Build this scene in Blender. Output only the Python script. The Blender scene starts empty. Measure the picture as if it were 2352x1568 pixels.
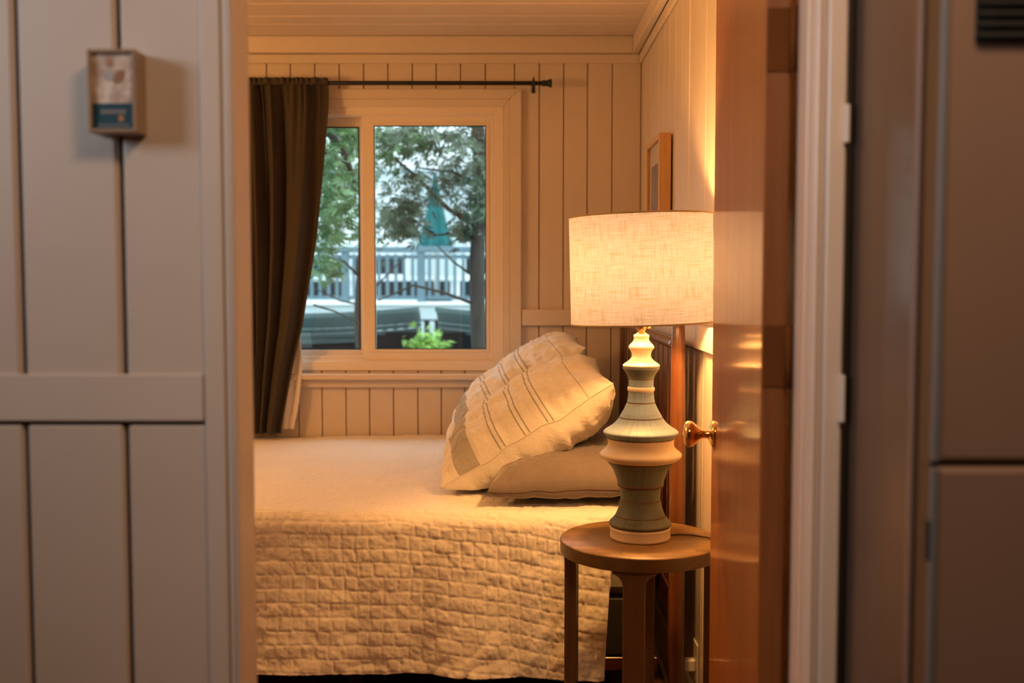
import bpy, math, random
import numpy as np
from mathutils import Vector, Matrix
random.seed(7)
rng = np.random.default_rng(11)
SC = bpy.context.scene
COL = SC.collection

# ------------------------------------------------------------------ camera
CAMZ = 1.33
FPX = 2440.0
PITCH = math.atan(142 / FPX)
YAW = 9 / FPX
cam_d = bpy.data.cameras.new('camera')
cam = bpy.data.objects.new('camera', cam_d)
COL.objects.link(cam)
cam_d.sensor_width = 36.0
cam_d.lens = FPX / 2352 * 36.0
cam_d.clip_start = 0.02
cam_d.clip_end = 300
cam.location = (0, 0, CAMZ)
cam.rotation_euler = (math.pi / 2 - PITCH, 0, YAW)
cam_d.dof.use_dof = True
cam_d.dof.focus_distance = 2.95
cam_d.dof.aperture_fstop = 2.8
SC.camera = cam

# ------------------------------------------------------------------ world, lights, exposure
w = bpy.data.worlds.new('world')
SC.world = w
w.use_nodes = True
wn = w.node_tree.nodes
bg = wn['Background']
bg.inputs[0].default_value = (0.80, 0.93, 1.0, 1)
bg.inputs[1].default_value = 3.4

def area(name, loc, target, sx, sy, power, color, portal=False):
    l = bpy.data.lights.new(name, 'AREA')
    l.shape = 'RECTANGLE'; l.size = sx; l.size_y = sy
    l.energy = power; l.color = color
    if portal: l.cycles.is_portal = True
    o = bpy.data.objects.new(name, l)
    COL.objects.link(o)
    o.location = loc
    d = Vector(target) - Vector(loc)
    o.rotation_euler = d.to_track_quat('-Z', 'Y').to_euler()
    return o

area('window_portal', (-0.63, 4.66, 1.42), (-0.63, 3, 1.42), 1.25, 1.15, 1, (1, 1, 1), True)
# hallway: daylight from a window at the left, a warm ceiling light
hd = area('hall_daylight', (-1.95, 0.45, 1.95), (0.2, 1.25, 2.02), 0.5, 0.5, 5.2, (0.84, 0.90, 1.0))
hd.data.spread = math.radians(95)
area('hall_ceiling_light', (0.30, 0.45, 2.28), (0.3, 0.8, 0), 0.35, 0.35, 12.5, (1.0, 0.60, 0.34))
# added warm fill light, out of frame at the bedroom's left; no lamp modelled
l2 = bpy.data.lights.new('left_fill_light', 'POINT')
l2.energy = 42; l2.color = (1.0, 0.49, 0.145); l2.shadow_soft_size = 0.14
l2o = bpy.data.objects.new('left_fill_light', l2)
COL.objects.link(l2o); l2o.location = (-1.9, 3.0, 1.85)
LAMP = (0.3175, 2.68)
lb = bpy.data.lights.new('lamp_bulb_light', 'POINT')
lb.energy = 38; lb.color = (1.0, 0.47, 0.13); lb.shadow_soft_size = 0.03
lbo = bpy.data.objects.new('lamp_bulb_light', lb)
COL.objects.link(lbo); lbo.location = (LAMP[0], LAMP[1], 1.365)

SC.view_settings.view_transform = 'Standard'
SC.view_settings.look = 'None'
SC.view_settings.exposure = 0.0
SC.view_settings.gamma = 1.0
SC.view_settings.use_curve_mapping = False

# ------------------------------------------------------------------ helpers
cF = Vector((-math.sin(YAW) * math.cos(PITCH), math.cos(YAW) * math.cos(PITCH), -math.sin(PITCH)))
cR = Vector((math.cos(YAW), math.sin(YAW), 0))
cU = cR.cross(cF)
def at(px, py, Y):
    """where the sight line of a photograph pixel meets the plane y = Y"""
    d = cF * FPX + cR * (px - 1176) + cU * (784 - py)
    k = Y / d.y
    return Vector((d.x * k, Y, CAMZ + d.z * k))
def atx(px, py, X):
    d = cF * FPX + cR * (px - 1176) + cU * (784 - py)
    k = X / d.x
    return Vector((X, d.y * k, CAMZ + d.z * k))
def wx(px, Y, py=642): return at(px, py, Y).x
def wz(py, Y, px=1176): return at(px, py, Y).z

WL = {}
def link(o, parent=None, wloc=(0, 0, 0)):
    COL.objects.link(o)
    wl = Vector(wloc); WL[o.name] = wl
    if parent is not None:
        o.parent = parent
        o.location = wl - WL[parent.name]
    else:
        o.location = wl
    return o
def tag(o, label=None, cat=None, group=None, kind=None):
    if label: o['label'] = label
    if cat: o['category'] = cat
    if group: o['group'] = group
    if kind: o['kind'] = kind
    return o
def empty(name, loc, label=None, cat=None, group=None, kind=None):
    o = bpy.data.objects.new(name, None)
    o.empty_display_size = 0.05
    link(o, None, loc)
    return tag(o, label, cat, group, kind)
def mk(name, V, F, mat, parent=None, smooth=False, uv=None, origin=None, mats=None, fmat=None):
    V = np.asarray(V, dtype=float)
    if origin is None: c = (V.min(0) + V.max(0)) / 2
    else: c = np.array(origin, dtype=float)
    me = bpy.data.meshes.new(name)
    me.from_pydata((V - c).tolist(), [], [list(map(int, f)) for f in F])
    for m in (mats or [mat]): me.materials.append(m)
    if smooth: me.polygons.foreach_set('use_smooth', [True] * len(me.polygons))
    if fmat is not None: me.polygons.foreach_set('material_index', list(fmat))
    if uv is not None:
        ul = me.uv_layers.new(name='UVMap')
        li = np.zeros(len(me.loops), dtype=int); me.loops.foreach_get('vertex_index', li)
        ul.data.foreach_set('uv', np.asarray(uv, dtype=float)[li].ravel())
    me.update()
    o = bpy.data.objects.new(name, me)
    return link(o, parent, c)
def mirror_copy(o, parent, wloc):
    c = o.copy(); c.parent = None
    return link(c, parent, wloc)

def cbox_vf(x0, x1, y0, y1, z0, z1, b=0.0):
    """box with all edges chamfered by b (44 triangles)"""
    lo = (min(x0, x1), min(y0, y1), min(z0, z1)); hi = (max(x0, x1), max(y0, y1), max(z0, z1))
    if b <= 0:
        V = [(hi[0] if i & 1 else lo[0], hi[1] if i & 2 else lo[1], hi[2] if i & 4 else lo[2]) for i in range(8)]
        F = [(0, 2, 3, 1), (4, 5, 7, 6), (0, 1, 5, 4), (2, 6, 7, 3), (0, 4, 6, 2), (1, 3, 7, 5)]
        return V, F
    b = min(b, 0.45 * min(hi[k] - lo[k] for k in range(3)))
    V = []; idx = {}
    for s in [(a, c, d) for a in (0, 1) for c in (0, 1) for d in (0, 1)]:
        for ax in range(3):
            p = []
            for k in range(3):
                v = hi[k] if s[k] else lo[k]
                if k != ax: v += -b if s[k] else b
                p.append(v)
            idx[(s, ax)] = len(V); V.append(tuple(p))
    F = []
    for ax in range(3):
        o1, o2 = [k for k in range(3) if k != ax]
        for sv in (0, 1):
            r = []
            for (a, c) in ((0, 0), (1, 0), (1, 1), (0, 1)):
                s = [0, 0, 0]; s[ax] = sv; s[o1] = a; s[o2] = c
                r.append(idx[(tuple(s), ax)])
            F.append(r)
        for (a, c) in ((0, 0), (1, 0), (1, 1), (0, 1)):
            s0 = [0, 0, 0]; s1 = [0, 0, 0]; s1[ax] = 1
            for s in (s0, s1): s[o1] = a; s[o2] = c
            F.append([idx[(tuple(s0), o1)], idx[(tuple(s1), o1)], idx[(tuple(s1), o2)], idx[(tuple(s0), o2)]])
    for s in [(a, c, d) for a in (0, 1) for c in (0, 1) for d in (0, 1)]:
        F.append([idx[(s, 0)], idx[(s, 1)], idx[(s, 2)]])
    C = np.array([(lo[k] + hi[k]) / 2 for k in range(3)])
    A = np.array(V); out = []
    for f in F:
        n = np.cross(A[f[1]] - A[f[0]], A[f[2]] - A[f[0]])
        if np.dot(n, A[f].mean(0) - C) < 0: f = f[::-1]
        out.append(f)
    return V, out
def box(name, x0, x1, y0, y1, z0, z1, mat, parent=None, b=0.002, rot=None, pivot=None):
    V, F = cbox_vf(x0, x1, y0, y1, z0, z1, b)
    if rot is not None:
        V = rotz(V, rot, pivot)
    return mk(name, V, F, mat, parent)
def rotz(V, a, pivot):
    V = np.array(V, dtype=float); p = np.array([pivot[0], pivot[1]])
    c, s = math.cos(a), math.sin(a)
    q = V[:, :2] - p
    V[:, 0] = p[0] + c * q[:, 0] - s * q[:, 1]
    V[:, 1] = p[1] + s * q[:, 0] + c * q[:, 1]
    return V
def join(parts):
    V = []; F = []
    for v, f in parts:
        n = len(V); V += [tuple(p) for p in v]; F += [[i + n for i in q] for q in f]
    return V, F
def lathe_vf(cx, cy, prof, n=48, closed=True):
    """prof = [(radius, z)...] from bottom to top, UV = (angle, z)"""
    V = []; F = []; uv = []
    for r, z in prof:
        for k in range(n + 1):
            a = 2 * math.pi * k / n
            V.append((cx + r * math.cos(a), cy + r * math.sin(a), z)); uv.append((k / n, z))
    m = n + 1
    for i in range(len(prof) - 1):
        for k in range(n):
            F.append((i * m + k, i * m + k + 1, (i + 1) * m + k + 1, (i + 1) * m + k))
    if closed:
        if prof[0][0] > 1e-5:
            F.append([k for k in range(n)][::-1])
        if prof[-1][0] > 1e-5:
            F.append([(len(prof) - 1) * m + k for k in range(n)])
    return V, F, uv
def lathe(name, cx, cy, prof, mat, parent=None, n=48, closed=True):
    V, F, uv = lathe_vf(cx, cy, prof, n, closed)
    o = mk(name, V, F, mat, parent, True, uv)
    md = o.modifiers.new('edge', 'EDGE_SPLIT'); md.split_angle = math.radians(50)
    return o
def tube_vf(pts, r, n=8, caps=True):
    P = [Vector(p) for p in pts]; V = []; F = []
    rr = r if hasattr(r, '__len__') else [r] * len(P)
    up = Vector((0, 0, 1))
    for i, p in enumerate(P):
        t = (P[min(i + 1, len(P) - 1)] - P[max(i - 1, 0)]).normalized()
        u = up if abs(t.dot(up)) < 0.95 else Vector((1, 0, 0))
        a = t.cross(u).normalized(); b = a.cross(t).normalized()
        for k in range(n):
            th = 2 * math.pi * k / n
            V.append(tuple(p + (a * math.cos(th) + b * math.sin(th)) * rr[i]))
    for i in range(len(P) - 1):
        for k in range(n):
            k2 = (k + 1) % n
            F.append((i * n + k, (i + 1) * n + k, (i + 1) * n + k2, i * n + k2))
    if caps:
        F.append(list(range(n))); F.append([(len(P) - 1) * n + k for k in range(n)][::-1])
    return V, F
def tube(name, pts, r, mat, parent=None, n=8, smooth=True):
    V, F = tube_vf(pts, r, n)
    return mk(name, V, F, mat, parent, smooth)
def vnoise(x, y, seed=0):
    """smooth value noise in [-1,1], vectorised"""
    x = np.asarray(x, float); y = np.asarray(y, float)
    xi = np.floor(x).astype(np.int64); yi = np.floor(y).astype(np.int64)
    fx = x - xi; fy = y - yi
    fx = fx * fx * (3 - 2 * fx); fy = fy * fy * (3 - 2 * fy)
    def h(a, b):
        n = (a * 374761393 + b * 668265263 + seed * 1442695041) & 0xffffffff
        n = ((n ^ (n >> 13)) * 1274126177) & 0xffffffff
        n = n ^ (n >> 16)
        return (n & 0xffff) / 32767.5 - 1
    return (h(xi, yi) * (1 - fx) + h(xi + 1, yi) * fx) * (1 - fy) + (h(xi, yi + 1) * (1 - fx) + h(xi + 1, yi + 1) * fx) * fy
def smooth01(x): x = np.clip(x, 0, 1); return x * x * (3 - 2 * x)

# ------------------------------------------------------------------ materials
def base_mat(name):
    m = bpy.data.materials.new(name); m.use_nodes = True
    nt = m.node_tree
    return m, nt, nt.nodes['Principled BSDF']
def mapping(nt, scale, coord='Object'):
    tc = nt.nodes.new('ShaderNodeTexCoord'); mp = nt.nodes.new('ShaderNodeMapping')
    mp.inputs['Scale'].default_value = scale
    nt.links.new(tc.outputs[coord], mp.inputs['Vector'])
    return mp
def noise(nt, mp, scale, detail=4, rough=0.6, dist=0.0):
    n = nt.nodes.new('ShaderNodeTexNoise')
    n.inputs['Scale'].default_value = scale; n.inputs['Detail'].default_value = detail
    n.inputs['Roughness'].default_value = rough; n.inputs['Distortion'].default_value = dist
    nt.links.new(mp.outputs[0], n.inputs['Vector'])
    return n
def ramp(nt, fac, stops, interp='LINEAR'):
    r = nt.nodes.new('ShaderNodeValToRGB'); r.color_ramp.interpolation = interp
    e = r.color_ramp.elements
    e[0].position = stops[0][0]; e[0].color = (*stops[0][1], 1)
    e[1].position = stops[-1][0]; e[1].color = (*stops[-1][1], 1)
    for p, c in stops[1:-1]:
        q = e.new(p); q.color = (*c, 1)
    nt.links.new(fac, r.inputs[0])
    return r
def bump(nt, bsdf, h, strength, dist=0.002):
    b = nt.nodes.new('ShaderNodeBump'); b.inputs['Strength'].default_value = strength
    b.inputs['Distance'].default_value = dist
    nt.links.new(h, b.inputs['Height']); nt.links.new(b.outputs[0], bsdf.inputs['Normal'])
    return b
def mat(name, c, rough=0.6, var=0.06, nscale=6, bs=0.0, bscale=200, metal=0.0, coat=0.0, stretch=(1, 1, 1), spec=0.5):
    m, nt, b = base_mat(name)
    mp = mapping(nt, stretch)
    n = noise(nt, mp, nscale)
    lo = tuple(v * (1 - var) for v in c); hi = tuple(min(1, v * (1 + var)) for v in c)
    r = ramp(nt, n.outputs[0], [(0.3, lo), (0.7, hi)])
    nt.links.new(r.outputs[0], b.inputs['Base Color'])
    b.inputs['Roughness'].default_value = rough; b.inputs['Metallic'].default_value = metal
    b.inputs['Coat Weight'].default_value = coat; b.inputs['Coat Roughness'].default_value = 0.08
    b.inputs['Specular IOR Level'].default_value = spec
    if bs > 0:
        n2 = noise(nt, mp, bscale, 3)
        bump(nt, b, n2.outputs[0], bs)
    return m
def wood(name, c1, c2, axis='z', rough=0.35, coat=0.0, scale=1.0, bs=0.08, coat_rough=0.08):
    m, nt, b = base_mat(name)
    s = {'x': (0.7, 14, 14), 'y': (14, 0.7, 14), 'z': (14, 14, 0.7)}[axis]
    mp = mapping(nt, tuple(v * scale for v in s))
    n = noise(nt, mp, 2.5, 6, 0.65, 0.6)
    n2 = noise(nt, mp, 14, 4, 0.7)
    mx = nt.nodes.new('ShaderNodeMath'); mx.operation = 'MULTIPLY_ADD'
    nt.links.new(n2.outputs[0], mx.inputs[0]); mx.inputs[1].default_value = 0.35
    nt.links.new(n.outputs[0], mx.inputs[2])
    r = ramp(nt, mx.outputs[0], [(0.45, c1), (0.9, c2)])
    nt.links.new(r.outputs[0], b.inputs['Base Color'])
    b.inputs['Roughness'].default_value = rough
    b.inputs['Coat Weight'].default_value = coat; b.inputs['Coat Roughness'].default_value = coat_rough
    bump(nt, b, n2.outputs[0], bs, 0.001)
    return m

M = {}
M['paint'] = mat('painted_boards', (0.66, 0.565, 0.48), 0.42, 0.035, 3, 0.10, 90)
M['trim'] = mat('painted_trim', (0.69, 0.595, 0.51), 0.38, 0.025, 4, 0.06, 70)
M['ceil'] = mat('painted_ceiling', (0.68, 0.575, 0.50), 0.35, 0.03, 3, 0.05, 60)
M['groove'] = mat('wall_backing', (0.30, 0.235, 0.18), 0.8, 0.05)
M['vinyl'] = mat('white_vinyl', (0.80, 0.70, 0.60), 0.32, 0.015, 3)
M['gasket'] = mat('black_gasket', (0.006, 0.02, 0.02), 0.4, 0.05)
M['floor'] = wood('floor_boards', (0.10, 0.05, 0.025), (0.2, 0.11, 0.06), 'y', 0.35)
M['door'] = wood('varnished_door', (0.24, 0.066, 0.004), (0.42, 0.135, 0.012), 'z', 0.5, 0.55, 0.8, 0.04, 0.11)
M['door_edge'] = wood('door_edge_wood', (0.15, 0.05, 0.010), (0.26, 0.09, 0.018), 'z', 0.6, 0.0)
M['brass'] = mat('polished_brass', (0.80, 0.53, 0.22), 0.13, 0.05, 20, 0, 100, 1.0)
M['old_brass'] = mat('dull_brass', (0.45, 0.33, 0.15), 0.3, 0.1, 20, 0, 100, 1.0)
M['black'] = mat('black_metal', (0.010, 0.013, 0.013), 0.6, 0.1)
M['post'] = wood('red_brown_wood', (0.095, 0.032, 0.009), (0.17, 0.06, 0.017), 'z', 0.3, 0.5)
M['slat'] = wood('dark_mahogany', (0.06, 0.018, 0.009), (0.12, 0.036, 0.015), 'z', 0.28, 0.6)
M['rail'] = wood('mahogany_rail', (0.10, 0.033, 0.018), (0.15, 0.05, 0.025), 'y', 0.3, 0.5)
M['bed_and_gap_dark'] = mat('dark_bed_base_and_gap', (0.02, 0.016, 0.014), 0.7, 0.1)
M['mattress'] = mat('mattress_ticking', (0.25, 0.22, 0.20), 0.9, 0.05)
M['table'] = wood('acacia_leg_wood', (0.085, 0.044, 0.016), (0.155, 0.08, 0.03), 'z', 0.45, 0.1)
M['frame'] = wood('pale_oak', (0.52, 0.29, 0.10), (0.66, 0.40, 0.16), 'z', 0.4, 0.2)
M['dark_panel'] = mat('dark_brown_paint', (0.10, 0.066, 0.052), 0.4, 0.12, 5, 0.15, 40, 0, 0.1)
M['cup'] = mat('brown_cupboard_paint', (0.20, 0.135, 0.10), 0.5, 0.05, 3, 0.05, 60)
M['hinge'] = mat('dark_bronze', (0.13, 0.047, 0.012), 0.8, 0.1, spec=0.1)
M['white'] = mat('white_plastic', (0.7, 0.66, 0.62), 0.4, 0.02)

def tabletop_mat():
    m, nt, b = base_mat('acacia_table_top')
    mp = mapping(nt, (1, 14, 14))
    n = noise(nt, mp, 6, 6, 0.65, 0.4)
    br = nt.nodes.new('ShaderNodeTexBrick')
    tc = nt.nodes.new('ShaderNodeTexCoord')
    nt.links.new(tc.outputs['Object'], br.inputs['Vector'])
    br.inputs['Scale'].default_value = 1.0
    br.inputs['Brick Width'].default_value = 0.12; br.inputs['Row Height'].default_value = 0.028
    br.inputs['Mortar Size'].default_value = 0.0003
    br.inputs['Color1'].default_value = (0.17, 0.095, 0.032, 1); br.inputs['Color2'].default_value = (0.29, 0.165, 0.058, 1)
    br.inputs['Mortar'].default_value = (0.09, 0.04, 0.015, 1)
    r = ramp(nt, n.outputs[0], [(0.3, (0.72, 0.70, 0.66)), (0.7, (1.1, 1.1, 1.1))])
    mx = nt.nodes.new('ShaderNodeMixRGB'); mx.blend_type = 'MULTIPLY'; mx.inputs[0].default_value = 1
    nt.links.new(br.outputs[0], mx.inputs[1]); nt.links.new(r.outputs[0], mx.inputs[2])
    nt.links.new(mx.outputs[0], b.inputs['Base Color'])
    b.inputs['Roughness'].default_value = 0.36
    bump(nt, b, n.outputs[0], 0.08, 0.001)
    return m
M['tabletop'] = tabletop_mat()

def fabric(name, c, var=0.06, weave=900, bs=0.25, wr=0.0, uvramp=None, sheen=0.3, rough=0.9):
    m, nt, b = base_mat(name)
    mp = mapping(nt, (1, 1, 1))
    n = noise(nt, mp, 5, 4)
    n2 = noise(nt, mp, weave, 2, 0.7)
    n3 = noise(nt, mp, 26, 4, 0.6, 1.2)
    lo = tuple(v * (1 - var) for v in c); hi = tuple(min(1, v * (1 + var)) for v in c)
    r = ramp(nt, n.outputs[0], [(0.3, lo), (0.7, hi)])
    col = r.outputs[0]
    if uvramp:
        tc = nt.nodes.new('ShaderNodeTexCoord'); sp = nt.nodes.new('ShaderNodeSeparateXYZ')
        nt.links.new(tc.outputs['UV'], sp.inputs[0])
        r2 = ramp(nt, sp.outputs[0], uvramp, 'CONSTANT')
        mx = nt.nodes.new('ShaderNodeMixRGB'); mx.blend_type = 'MULTIPLY'; mx.inputs[0].default_value = 1
        nt.links.new(col, mx.inputs[1]); nt.links.new(r2.outputs[0], mx.inputs[2]); col = mx.outputs[0]
    rw = ramp(nt, n2.outputs[0], [(0.3, (0.88, 0.88, 0.88)), (0.7, (1.0, 1.0, 1.0))])
    mx = nt.nodes.new('ShaderNodeMixRGB'); mx.blend_type = 'MULTIPLY'; mx.inputs[0].default_value = 1
    nt.links.new(col, mx.inputs[1]); nt.links.new(rw.outputs[0], mx.inputs[2])
    nt.links.new(mx.outputs[0], b.inputs['Base Color'])
    b.inputs['Roughness'].default_value = rough; b.inputs['Sheen Weight'].default_value = sheen
    b.inputs['Specular IOR Level'].default_value = 0.2
    b1 = nt.nodes.new('ShaderNodeBump'); b1.inputs['Strength'].default_value = bs; b1.inputs['Distance'].default_value = 0.0008
    nt.links.new(n2.outputs[0], b1.inputs['Height'])
    if wr > 0:
        b2 = nt.nodes.new('ShaderNodeBump'); b2.inputs['Strength'].default_value = wr; b2.inputs['Distance'].default_value = 0.006
        nt.links.new(n3.outputs[0], b2.inputs['Height']); nt.links.new(b2.outputs[0], b1.inputs['Normal'])
    nt.links.new(b1.outputs[0], b.inputs['Normal'])
    return m
M['quilt'] = fabric('quilt_cotton', (0.84, 0.78, 0.71), 0.03, 700, 0.15, 0.35)
W1 = (1, 1, 1); G1 = (0.42, 0.44, 0.45); GB = (0.50, 0.50, 0.50)
def lines(*ps):
    out = []
    for p in ps: out += [(p, G1), (p + 0.0065, W1)]
    return out
M['stripe'] = fabric('striped_linen', (0.84, 0.79, 0.70), 0.03, 600, 0.3, 0.45,
    [(0.0, W1), (0.115, GB), (0.235, W1)] + lines(0.362, 0.389, 0.502, 0.529, 0.632, 0.659, 0.86))
M['linen'] = fabric('plain_linen', (0.84, 0.79, 0.70), 0.03, 600, 0.3, 0.5)
M['brown_cloth'] = fabric('brown_grey_pillowcase', (0.155, 0.122, 0.105), 0.05, 500, 0.3, 0.2)
M['seam'] = mat('dark_seam_thread', (0.10, 0.06, 0.05), 0.9)
M['linen_seam'] = mat('linen_seam', (0.72, 0.66, 0.56), 0.9)
M['curtain'] = fabric('dark_curtain_cloth', (0.052, 0.040, 0.028), 0.06, 700, 0.3, 0.15, None, 0.1, 0.7)
M['lining'] = fabric('white_curtain_lining', (0.80, 0.72, 0.66), 0.03, 700, 0.2, 0.1)

def glass_mat(name='window_glass', tint=(0.93, 0.97, 0.96), refl=0.05):
    m = bpy.data.materials.new(name); m.use_nodes = True; nt = m.node_tree; nt.nodes.clear()
    out = nt.nodes.new('ShaderNodeOutputMaterial'); t = nt.nodes.new('ShaderNodeBsdfTransparent')
    g = nt.nodes.new('ShaderNodeBsdfGlossy'); g.inputs['Roughness'].default_value = 0.02
    t.inputs[0].default_value = (*tint, 1)
    n = nt.nodes.new('ShaderNodeTexNoise'); n.inputs['Scale'].default_value = 3
    r = ramp(nt, n.outputs[0], [(0, (refl * 0.8,) * 3), (1, (refl * 1.2,) * 3)])
    mx = nt.nodes.new('ShaderNodeMixShader')
    nt.links.new(r.outputs[0], mx.inputs[0])
    nt.links.new(t.outputs[0], mx.inputs[1]); nt.links.new(g.outputs[0], mx.inputs[2]); nt.links.new(mx.outputs[0], out.inputs[0])
    return m
M['glass'] = glass_mat()

def shade_mat():
    m = bpy.data.materials.new('linen_lamp_shade'); m.use_nodes = True; nt = m.node_tree; nt.nodes.clear()
    out = nt.nodes.new('ShaderNodeOutputMaterial')
    tr = nt.nodes.new('ShaderNodeBsdfTranslucent'); df = nt.nodes.new('ShaderNodeBsdfDiffuse')
    a = noise(nt, mapping(nt, (17, 110, 1), 'UV'), 1, 3, 0.6)
    b = noise(nt, mapping(nt, (330, 6, 1), 'UV'), 1, 3, 0.6)
    c = noise(nt, mapping(nt, (1400, 700, 1), 'UV'), 1, 1, 0.5)
    ra = ramp(nt, a.outputs[0], [(0.32, (0.74, 0.67, 0.55)), (0.47, (0.93, 0.91, 0.86)), (0.62, (1, 1, 1))])
    rb = ramp(nt, b.outputs[0], [(0.32, (0.74, 0.67, 0.55)), (0.47, (0.93, 0.91, 0.86)), (0.62, (1, 1, 1))])
    rc = ramp(nt, c.outputs[0], [(0.3, (0.9, 0.88, 0.84)), (0.7, (1, 1, 1))])
    m1 = nt.nodes.new('ShaderNodeMixRGB'); m1.blend_type = 'MULTIPLY'; m1.inputs[0].default_value = 1
    nt.links.new(ra.outputs[0], m1.inputs[1]); nt.links.new(rb.outputs[0], m1.inputs[2])
    m2 = nt.nodes.new('ShaderNodeMixRGB'); m2.blend_type = 'MULTIPLY'; m2.inputs[0].default_value = 1
    nt.links.new(m1.outputs[0], m2.inputs[1]); nt.links.new(rc.outputs[0], m2.inputs[2])
    m3 = nt.nodes.new('ShaderNodeMixRGB'); m3.blend_type = 'MULTIPLY'; m3.inputs[0].default_value = 1
    nt.links.new(m2.outputs[0], m3.inputs[1]); m3.inputs[2].default_value = (0.62, 0.69, 1.0, 1)
    nt.links.new(m3.outputs[0], tr.inputs[0]); nt.links.new(m3.outputs[0], df.inputs[0])
    mx = nt.nodes.new('ShaderNodeMixShader'); mx.inputs[0].default_value = 0.93
    nt.links.new(tr.outputs[0], mx.inputs[1]); nt.links.new(df.outputs[0], mx.inputs[2])
    nt.links.new(mx.outputs[0], out.inputs[0])
    return m
M['shade'] = shade_mat()

def glaze(name, c, dark, streak=0.55, rough=0.55):
    m, nt, b = base_mat(name)
    n = noise(nt, mapping(nt, (160, 9, 1), 'UV'), 1, 5, 0.75)
    n2 = noise(nt, mapping(nt, (5, 60, 1), 'UV'), 1, 4, 0.6)
    r = ramp(nt, n.outputs[0], [(0.30, dark), (0.50, c), (0.75, tuple(min(1, v * 1.15) for v in c))])
    r2 = ramp(nt, n2.outputs[0], [(0.33, (0.70, 0.56, 0.40)), (0.45, (1, 1, 1)), (0.8, (1, 1, 1))])
    mx = nt.nodes.new('ShaderNodeMixRGB'); mx.blend_type = 'MULTIPLY'; mx.inputs[0].default_value = streak
    nt.links.new(r.outputs[0], mx.inputs[1]); nt.links.new(r2.outputs[0], mx.inputs[2])
    nt.links.new(mx.outputs[0], b.inputs['Base Color'])
    b.inputs['Roughness'].default_value = rough
    bump(nt, b, n.outputs[0], 0.25, 0.001)
    return m
M['glaze'] = glaze('grey_green_glaze', (0.17, 0.225, 0.25), (0.10, 0.09, 0.08))
M['glaze2'] = glaze('mossy_glaze', (0.11, 0.13, 0.095), (0.07, 0.055, 0.03), 0.8)
M['cream'] = mat('cream_ceramic', (0.66, 0.54, 0.37), 0.45, 0.04, 12)
M['clay'] = mat('brown_clay_line', (0.09, 0.045, 0.018), 0.6)

# ------------------------------------------------------------------ the room shell
YW = 4.49          # face of the far wall's boards
XR = 0.524         # face of the right wall's boards
ZC = 2.335         # ceiling
YN, YF = 1.45, 1.534   # hall face and bedroom face of the partition
XL = -2.35         # bedroom left wall
R1 = wz(710, YW - .02), wz(748, YW - .02)     # chair rail top, bottom
def struct(name, parts, mat, label=None):
    V, F = join([cbox_vf(*p) for p in parts])
    o = mk(name, V, F, mat); o['kind'] = 'structure'
    if label: o['label'] = label
    return o

floor = struct('floor', [(XL - .1, 1.3, -2.2, 4.62, -0.08, 0)], M['floor'], 'dark wooden floor under the bed')
WX0, WX1 = wx(548, YW), wx(1157, YW)          # window opening
WZ1, WZ0 = wz(244, YW), wz(851, YW)
wall_far = struct('wall_far', [
    (XL - .1, WX0, YW + .018, YW + .14, 0, ZC), (WX1, XR + .12, YW + .018, YW + .14, 0, ZC),
    (WX0, WX1, YW + .018, YW + .14, 0, WZ0), (WX0, WX1, YW + .018, YW + .14, WZ1, ZC)], M['groove'], 'far bedroom wall of painted vertical boards with the window')
wall_right = struct('wall_right', [(XR + .018, XR + .12, YF - .0, YW + .018, 0, ZC)], M['groove'], 'right bedroom wall of painted vertical boards')
wall_left = struct('wall_left', [(XL - .1, XL, YF, YW + .018, 0, ZC)], M['paint'], 'left bedroom wall')
DX0, DX1 = -0.3815, 0.402
wall_front = struct('wall_front', [(XL - .1, DX0 - .02, YN + .016, YF, 0, ZC), (DX1 + .02, 1.2, YN + .016, YF, 0, ZC),
    (DX0 - .02, DX1 + .02, YN + .016, YF, 2.05, ZC)], M['groove'], 'partition of painted boards between hallway and bedroom')
ceiling = struct('ceiling', [(XL - .1, 1.3, -2.2, 4.62, ZC + .014, ZC + .1)], M['groove'], 'low ceiling of painted boards')
# hallway shell behind the camera
struct('wall_hall_left', [(-2.35, -2.25, -2.1, YN, 0, ZC)], M['cup'], 'left wall of the hallway')
struct('wall_hall_right', [(1.1, 1.2, -2.1, YN, 0, ZC)], M['cup'], 'right wall of the hallway')
struct('wall_hall_back', [(-2.35, 1.2, -2.2, -2.1, 0, ZC)], M['cup'], 'wall at the back of the hallway')

def planks_z(parent, edges, z0, z1, yf, thick, m, gap=0.0036, b=0.0022, front=-1):
    """vertical boards lying in a plane y = yf"""
    e = sorted(edges)
    for a, c in zip(e[:-1], e[1:]):
        if c - a < 0.012: continue
        dy = random.uniform(-0.0006, 0.0006)
        box('plank', a + gap / 2, c - gap / 2, yf + dy, yf + thick * (-front), z0, z1, m, parent, b)
# far wall boards: top band, right of the window, below the window
top_px = [562 - 55.9 * k for k in range(32, 0, -1)] + [562, 612, 667, 723, 779, 835, 891, 947, 1002, 1058, 1115, 1182, 1239, 1295, 1350, 1407, 1470]
top_e = [wx(p, YW, 160) for p in top_px]
low_px = [686 - 54.7 * k for k in range(3, 0, -1)] + [686, 740, 795, 849, 904, 960, 1014, 1068, 1123]
low_e = [wx(p, YW, 940) for p in low_px]
mid = lambda a, b, es: [a] + [e for e in es if a < e < b] + [b]
tl_, tr_ = max(e for e in top_e if e < WX0), min(e for e in top_e if e > WX1)
planks_z(wall_far, [e for e in top_e if XL < e <= tl_ + 1e-6], 0, ZC, YW, .018, M['paint'])
planks_z(wall_far, [tl_, WX0], 0, WZ1, YW, .018, M['paint'])
planks_z(wall_far, [e for e in top_e if tl_ - 1e-6 <= e <= tr_ + 1e-6], WZ1 + .001, ZC, YW, .018, M['paint'])
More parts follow.
